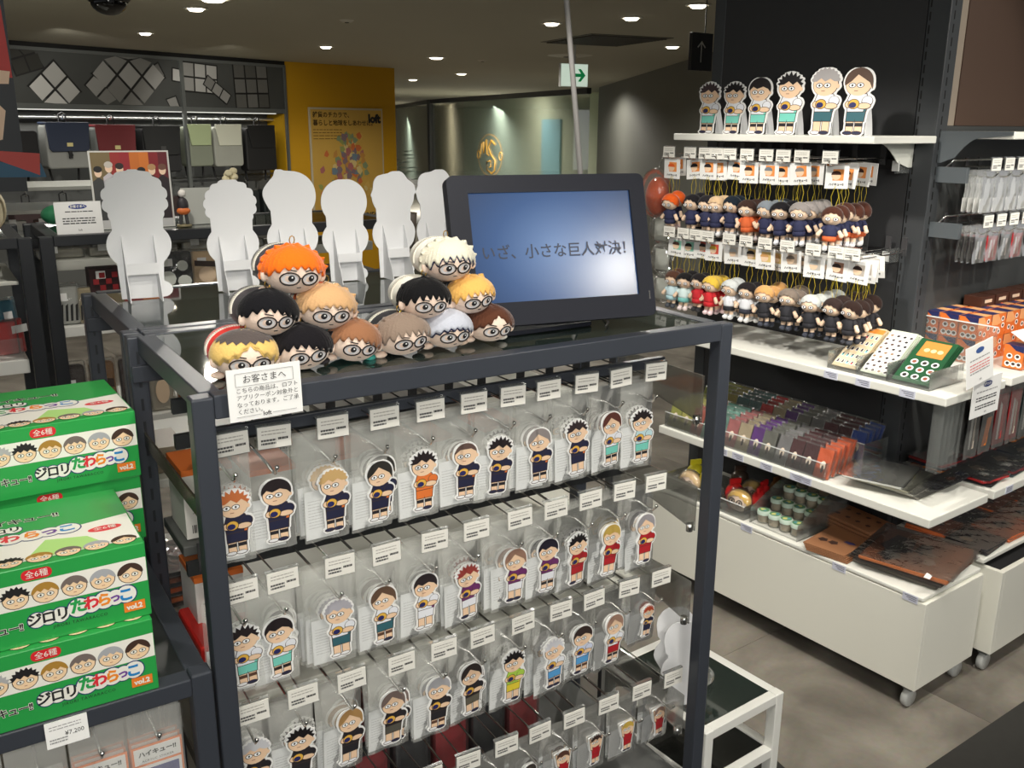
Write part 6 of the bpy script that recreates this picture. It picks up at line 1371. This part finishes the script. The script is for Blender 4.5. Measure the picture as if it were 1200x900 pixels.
for i, (nm, c) in enumerate(bc):
    b = 0.955-i*0.049
    for k in range(4): small_pouch(0.172+k*0.026, b, 0.60+0.004*k, 0.045, 0.084, c, ('%s small pouch at the front of the raised tray, place %s' % (nm, ORD[i] if i < 12 else 'thirteenth')) if k == 0 else '%s pouch, %s behind the front one, raised tray place %s' % (nm, ORD[k-1], ORD[min(i, 11)]), None if k == 0 else 'raised tray pouches, %s %s' % (nm, ORD[min(i, 11)]))
# ---- flat things on the middle shelf near its corner
def flat(name, label, cat, a, b, z, wa, wb, th, c, rz=0.0, film=True, group=None, tilt=(0, 0), prints=(), n=1):
    t = gt(name, label, cat, a, b, z, group=group, rot=(tilt[0], tilt[1], rz))
    mb = MB(); mb.box(-wa/2, wa/2, -wb/2, wb/2, 0, th, M(c, 0.5, noise=0.12, scale=14)); obj('contents', mb, t, bevel=min(th*0.3, 0.004))
    if prints:
        mb = MB()
        for i, (x, y, rx, ry, pc) in enumerate(prints): mb.poly([(x*wa+rx*wa*math.cos(q*PI/5+0.1*i)*(1 if q % 2 else 0.75), y*wb+ry*wb*math.sin(q*PI/5+0.1*i)*(1 if q % 2 else 0.75)) for q in range(10)], th+0.0004+0.0002*i, M(pc, 0.5), 'z')
        obj('print', mb, t)
    if film:
        mb = MB(); nu, nv = 10, 8; vs = []; fs = []
        for i in range(nu+1):
            for j in range(nv+1): vs.append((-wa*0.55+wa*1.1*i/nu, -wb*0.56+wb*1.12*j/nv, th+0.005+0.0035*math.sin(i*1.3+j*2.1)*math.sin(PI*i/nu)*math.sin(PI*j/nv)))
        for i in range(nu):
            for j in range(nv): q = i*(nv+1)+j; fs.append((q, q+1, q+nv+2, q+nv+1))
        mb.add(vs, fs, FILM2, True); obj('film', mb, t)
    return t
for k in range(4): flat('clear_bag', ['crumpled clear bag on top at the front of the middle shelf', 'clear bag with a yellow strip under the crumpled one', 'clear bag lying lower in the front pile', 'lowest clear bag of the front pile'][k], 'bag', 0.135+0.02*k, 0.25-0.02*k, 0.572+(3-k)*0.009, 0.20, 0.16, 0.005, [(190, 190, 184), (150, 148, 130), (150, 148, 140), (120, 116, 108)][k], 0.3-0.1*k, prints=() if k != 1 else ((-0.2, -0.2, 0.2, 0.1, (196, 190, 60)), (0.1, -0.3, 0.15, 0.08, (190, 184, 60))))
for k in range(5): flat('dark_card', 'black card in a clear sleeve on the middle shelf corner, %s layer' % ORD[k], 'card', 0.235+0.012*k, 0.15-0.01*k, 0.572+k*0.006, 0.15, 0.05, 0.004, (26, 26, 32), -0.15+0.05*k, prints=((0.2, 0, 0.18, 0.3, (40, 60, 120)), (-0.2, 0, 0.12, 0.3, (170, 90, 50))))
cl = [(30, 28, 30), (150, 30, 36), (34, 32, 36), (166, 40, 40), (40, 44, 60), (120, 36, 40), (30, 30, 34), (190, 110, 50), (46, 62, 66), (150, 34, 40)]
for i in range(10):
    for k in range(3):
        flat('flat_pack', ('%s flat pack on the second unit middle shelf, %s along' % ('red' if cl[i][0] > 110 else 'dark', ORD[i])) if k == 0 else 'flat pack, %s layer down at place %s, second unit middle shelf' % (ORD[k], ORD[i]), 'pack', 0.40+(i//2)*0.135, 0.10+(i % 2)*0.13, 0.572+(2-k)*0.009, 0.12, 0.11, 0.006, cl[(i+k*3) % 10], R.uniform(-0.15, 0.15), group=None if k == 0 else 'flat packs beneath on the second unit', prints=((0.1, 0.1, 0.25, 0.2, (200, 170, 150)), (-0.2, -0.2, 0.15, 0.15, (220, 216, 210))) if k == 0 else ())
        if k < 2: flat('orange_pack', ('%s flat pack on the second unit lower shelf, %s along' % ('orange' if i % 3 else 'black', ORD[i])) if k == 0 else 'flat pack beneath the top one at place %s, second unit lower shelf' % ORD[i], 'pack', 0.42+(i//2)*0.15, 0.09+(i % 2)*0.13, 0.362+(1-k)*0.010, 0.135, 0.12, 0.008, (190, 96, 48) if i % 3 else (40, 38, 40), R.uniform(-0.15, 0.15), group=None if k == 0 else 'flat packs beneath on the lower shelf', prints=((0.1, 0.0, 0.3, 0.25, (60, 50, 46)), (-0.25, 0.1, 0.1, 0.2, (220, 190, 150))) if k == 0 else ())
# ---- bottom shelf
tray('clear tray of bagged plush heads on the bottom shelf', 0.012, 0.27, 0.625, 0.99, 0.349, 0.045)
def headbag(a, b, z, s, hc, label, extra=None, rz=-PI/2):
    t = gt('bagged_plush', label, 'plush', a, b, z, rot=(-0.35, 0, rz))
    mb = MB(); mb.ell((0, 0, s*0.8), (s, s*0.45, s*0.8), PLUSHSKIN, 18, 12); obj('head', mb, t)
    mb = MB(); nu, nv = 30, 7; vs = []; fs = []
    for j in range(nv+1):
        for i in range(nu):
            th = 2*PI*i/nu; f = max(0, -math.sin(th)); p = (PI*0.7-f**1.3*PI*0.30-(0.12 if i % 2 else 0))*j/nv
            vs.append((s*1.1*math.sin(p)*math.cos(th), s*0.52*math.sin(p)*math.sin(th), s*0.8+s*0.9*math.cos(p)))
    for j in range(nv):
        for i in range(nu): fs.append((j*nu+i, j*nu+(i+1) % nu, (j+1)*nu+(i+1) % nu, (j+1)*nu+i))
    mb.add(vs, fs, hairmat(hc), True); obj('hair', mb, t)
    mb = MB()
    for s_ in (-1, 1): mb.tube([(s_*s*0.36+x, -s*0.46, s*0.66+z_) for x, z_ in circ(0, 0, s*0.26, s*0.2, 12)+circ(0, 0, s*0.26, s*0.2, 12)[:1]], s*0.035, INK, 5); mb.ell((s_*s*0.36, -s*0.44, s*0.66), (s*0.07, s*0.03, s*0.09), INK, 8, 6)
    obj('glasses', mb, t)
    mb = MB(); mb.ell((0, 0, s*0.85), (s*1.25, s*0.66, s*1.02), FILM2, 16, 10); obj('film', mb, t)
headbag(0.05, 0.685, 0.353, 0.042, (224, 184, 96), 'bagged plush head with cream and blond hair and black crown, by the red bags')
headbag(0.06, 0.80, 0.353, 0.036, (30, 28, 30), 'bagged black-haired plush head behind the near rack post')
headbag(0.05, 0.90, 0.353, 0.040, (226, 196, 150), 'bagged beige plush head with glasses, furthest on the bottom shelf')
headbag(0.16, 0.72, 0.353, 0.038, (206, 170, 90), 'bagged blond plush head in the second rank')
for i, (a, b, c, nm) in enumerate(((0.10, 0.635, (206, 34, 38), 'red crumpled bag next to the jars'), (0.15, 0.66, (196, 30, 36), 'red bag behind the blond plush head'), (0.09, 0.73, (210, 40, 40), 'red bag between the plush heads'), (0.10, 0.86, (232, 222, 40), 'bright yellow bag on the bottom shelf'), (0.12, 0.93, (226, 216, 50), 'second bright yellow bag, further back'), (0.20, 0.80, (60, 48, 40), 'dark bag at the back of the bottom shelf'), (0.22, 0.66, (120, 80, 40), 'brown bag at the back by the jars'))):
    t = gt('small_bag', nm, 'bag', a, b, 0.353, rot=(0, 0, R.uniform(-0.6, 0.6))); mb = MB(); mb.ell((0, 0, 0.038), (0.032, 0.028, 0.036), M(c, 0.3, coat=0.5, bump=0.8, scale=60), 14, 10); obj('body', mb, t)
    mb = MB(); mb.box(-0.02, 0.02, -0.004, 0.004, 0.07, 0.088, M(c, 0.3)); obj('gathered_top', mb, t)
# jars on steps
t = gt('jar_stand', 'clear stepped stand with slanted sides holding the jars', 'stand', 0, 0, 0)
for b in (0.425, 0.602):
    mb = MB(); mb.prism([(0.015, 0.35), (0.27, 0.35), (0.27, 0.52), (0.015, 0.40)], b-0.001, b+0.001, ACRYL, 'y'); obj('side_sheet', mb, t)
for k in range(4): mb = MB(); mb.box(0.02+k*0.062, 0.08+k*0.062, 0.428, 0.599, 0.35, 0.353+k*0.024, M((196, 196, 190), 0.5)); obj('step', mb, t)
jar = None
for k in range(4):
    for j in range(4):
        lb = ['small jar with pale green lid, %s step of the clear stand' % ORD[k]]
        if jar is None:
            t = gt('jar', '', 'jar', 0, 0, 0); jar = t
            mb = MB(); mb.lathe([(0.001, 0), (0.0185, 0), (0.0195, 0.004), (0.0195, 0.026), (0.018, 0.030)], (0, 0, 0), clear('jar_plastic', (200, 196, 180), 0.35, 0.08, 0.8), 16); obj('body', mb, t)
            mb = MB(); mb.lathe([(0.001, 0.003), (0.015, 0.003), (0.015, 0.022), (0.001, 0.022)], (0, 0, 0), M((170, 150, 120), 0.6), 12); obj('contents', mb, t)
            mb = MB(); mb.lathe([(0.0205, 0.027), (0.0205, 0.038), (0.019, 0.040), (0.001, 0.040)], (0, 0, 0), M((196, 214, 200), 0.4), 18); ld = obj('lid', mb, t)
            mb = MB(); mb.poly(circ(0, 0, 0.017, 0.017, 18), 0.0404, M((96, 150, 110), 0.5), 'z'); mb.poly(circ(0.003, 0.0, 0.009, 0.007, 12), 0.0408, M((220, 214, 130), 0.5), 'z'); mb.poly(circ(-0.006, 0.004, 0.006, 0.005, 10), 0.0410, M((90, 160, 180), 0.5), 'z'); obj('lid_print', mb, ld)
            r_ = t
        else: r_ = dup(jar)
        r_.location = GP(0.05+k*0.062, 0.45+j*0.0425, 0.3535+k*0.024); r_.rotation_euler = (0, 0, GA+R.uniform(-3, 3)); tag(r_, 'small jar with pale green lid, %s step of the clear stand, %s jar' % (ORD[k], ORD[j]), 'jar', 'jars on the clear stand')
# kraft folders and the big clear garment pack
KR = (150, 104, 72)
for k in range(5):
    flat('kraft_folder', 'kraft folder, %s from the top of the front pile' % ORD[k], 'folder', 0.10, 0.335-0.003*k, 0.350+(4-k)*0.0045, 0.20, 0.13, 0.0035, KR, 0.12, film=False, prints=((-0.2, 0.25, 0.08, 0.12, (60, 40, 34)), (-0.2, 0.0, 0.08, 0.12, (60, 40, 34)), (-0.05, -0.28, 0.05, 0.16, (60, 56, 110))) if k == 0 else ())
for k in range(4):
    flat('kraft_folder', 'kraft folder in the rear pile, %s from its top' % ORD[k], 'folder', 0.225, 0.36, 0.352+(3-k)*0.012, 0.12, 0.19, 0.010, (140, 96, 66), -0.12, film=False, prints=[(x, y, 0.07, 0.05, (60, 40, 34)) for x in (-0.2, 0.2) for y in (-0.3, -0.1, 0.1, 0.3)] if k == 0 else ())
for k in range(3):
    flat('garment_pack', ['large clear pack of a black and orange garment overhanging the shelf corner', 'clear garment pack just under the top one at the corner', 'lowest clear garment pack at the corner'][k], 'pack', 0.155+0.01*k, 0.125+0.01*k, 0.3505+(2-k)*0.016, 0.25, 0.24, 0.012, [(176, 104, 62), (60, 52, 50), (90, 84, 76)][k], 0.22-0.05*k, prints=((0.05, 0.22, 0.34, 0.2, (34, 32, 34)), (-0.25, 0.22, 0.2, 0.14, (40, 38, 40)), (0.1, -0.05, 0.2, 0.1, (30, 30, 34)), (-0.2, -0.2, 0.10, 0.08, (222, 200, 180)), (0.0, -0.15, 0.06, 0.10, (226, 206, 186)), (-0.22, 0.24, 0.07, 0.05, (210, 210, 206))) if k == 0 else ())
t = gt('price_sticker', 'white tape label on the overhanging clear garment pack', 'label', 0.03, 0.02, 0.40, rot=(0.1, 0.1, 0.3)); mb = MB(); mb.box(-0.02, 0.02, -0.008, 0.008, 0, 0.001, PAPER); obj('label', mb, t)
# ---- big clear bags with an orange plush at the far end of the doll rows
t = gt('bagged_orange_plush', 'big orange plush in a clear bag beside the monitor top corner', 'plush', 0.10, 1.155, 1.325, rot=(0, 0, -PI/2))
mb = MB(); mb.ell((0, 0, 0), (0.042, 0.04, 0.065), M((206, 84, 34), 0.95, sheen=0.5, bump=0.8, scale=90), 18, 12); obj('body', mb, t); mb = MB(); mb.ell((0, -0.01, 0.01), (0.062, 0.05, 0.085), FILM2, 16, 12); obj('film', mb, t)
mb = MB(); mb.tube([(0, 0, 0.09), (0, 0.02, 0.14)], 0.002, CHROME); obj('hanger', mb, t)
for k in range(3):
    t = gt('crinkled_bag', ['crinkled clear bag below the bagged orange plush', 'second crinkled clear bag, lower beside the monitor', 'lowest crinkled clear bag beside the monitor'][k], 'bag', 0.10, 1.13-0.01*k, 1.22-k*0.10, rot=(0, 0, -PI/2))
    mb = MB(); mb.ell((0, 0, 0), (0.05, 0.03, 0.055), FILM2, 16, 12); obj('film', mb, t); mb = MB(); mb.box(-0.03, 0.03, -0.002, 0.002, -0.04, 0.03, M((196, 198, 190), 0.6)); obj('contents', mb, t)

# ------------------------------------------------------------------ low white table at the lower right
t = thing('low_table', 'low white framed table with glass top beside the near rack post', 'table', (1.57, 1.276, 0), GA); tw, td, tz, pw = 0.27, 0.34, 0.27, 0.026
for x in (-tw, -pw):
    for y in (0, td-pw):
        mb = MB(); mb.box(x, x+pw, y, y+pw, 0.002, tz, WHITE); obj('leg', mb, t, bevel=0.002)
for z in (tz-0.024, 0.10):
    for b in ((-tw+pw, -pw, 0.001, pw-0.001), (-tw+pw, -pw, td-pw+0.001, td-0.001), (-tw+0.001, -tw+pw-0.001, pw, td-pw), (-pw+0.001, -0.001, pw, td-pw)):
        mb = MB(); mb.box(b[0], b[1], b[2], b[3], z, z+0.0235, WHITE); obj('rail', mb, t, bevel=0.0015)
mb = MB(); mb.box(-tw+pw, -pw, pw, td-pw, tz-0.006, tz-0.001, GLASS); obj('glass_top', mb, t)
mb = MB(); mb.box(-tw+pw, -pw, pw, td-pw, 0.112, 0.12, clear('dark_glass', (40, 42, 40), 0.6, 0.05, 0.8)); obj('lower_glass', mb, t)
t = thing('crinkled_bag', 'shiny crinkled clear bag lying on the low white table', 'bag', (1.42, 1.42, 0.2705), 0.3)
mb = MB(); mb.ell((0, 0, 0.014), (0.055, 0.045, 0.014), FILM2, 20, 10); obj('film', mb, t)
for k in range(2):
    t = thing('white_standee', ['white curved standee back leaning behind the near rack post, at table height', 'second white curved standee back, seen past the post'][k], 'standee', (1.325+0.03*k, 1.36+0.06*k, 0.2705), -0.3, rot=(-0.1, 0, -0.4))
    pr = profile([circ(0, 0.16, 0.045, 0.05), circ(0, 0.09, 0.05, 0.045), [(-0.035, 0), (0.035, 0), (0.03, 0.1), (-0.03, 0.1)]], 0.002, 40); mb = MB(); mb.prism([(x, max(0, z)) for x, z in pr], -0.001, 0.001, CARD); obj('board', mb, t)
    mb = MB(); mb.prism([(0, 0), (0.04, 0), (0.02, 0.08), (0, 0.12)], -0.001, 0.001, CARD, 'x'); obj('strut', mb, t)
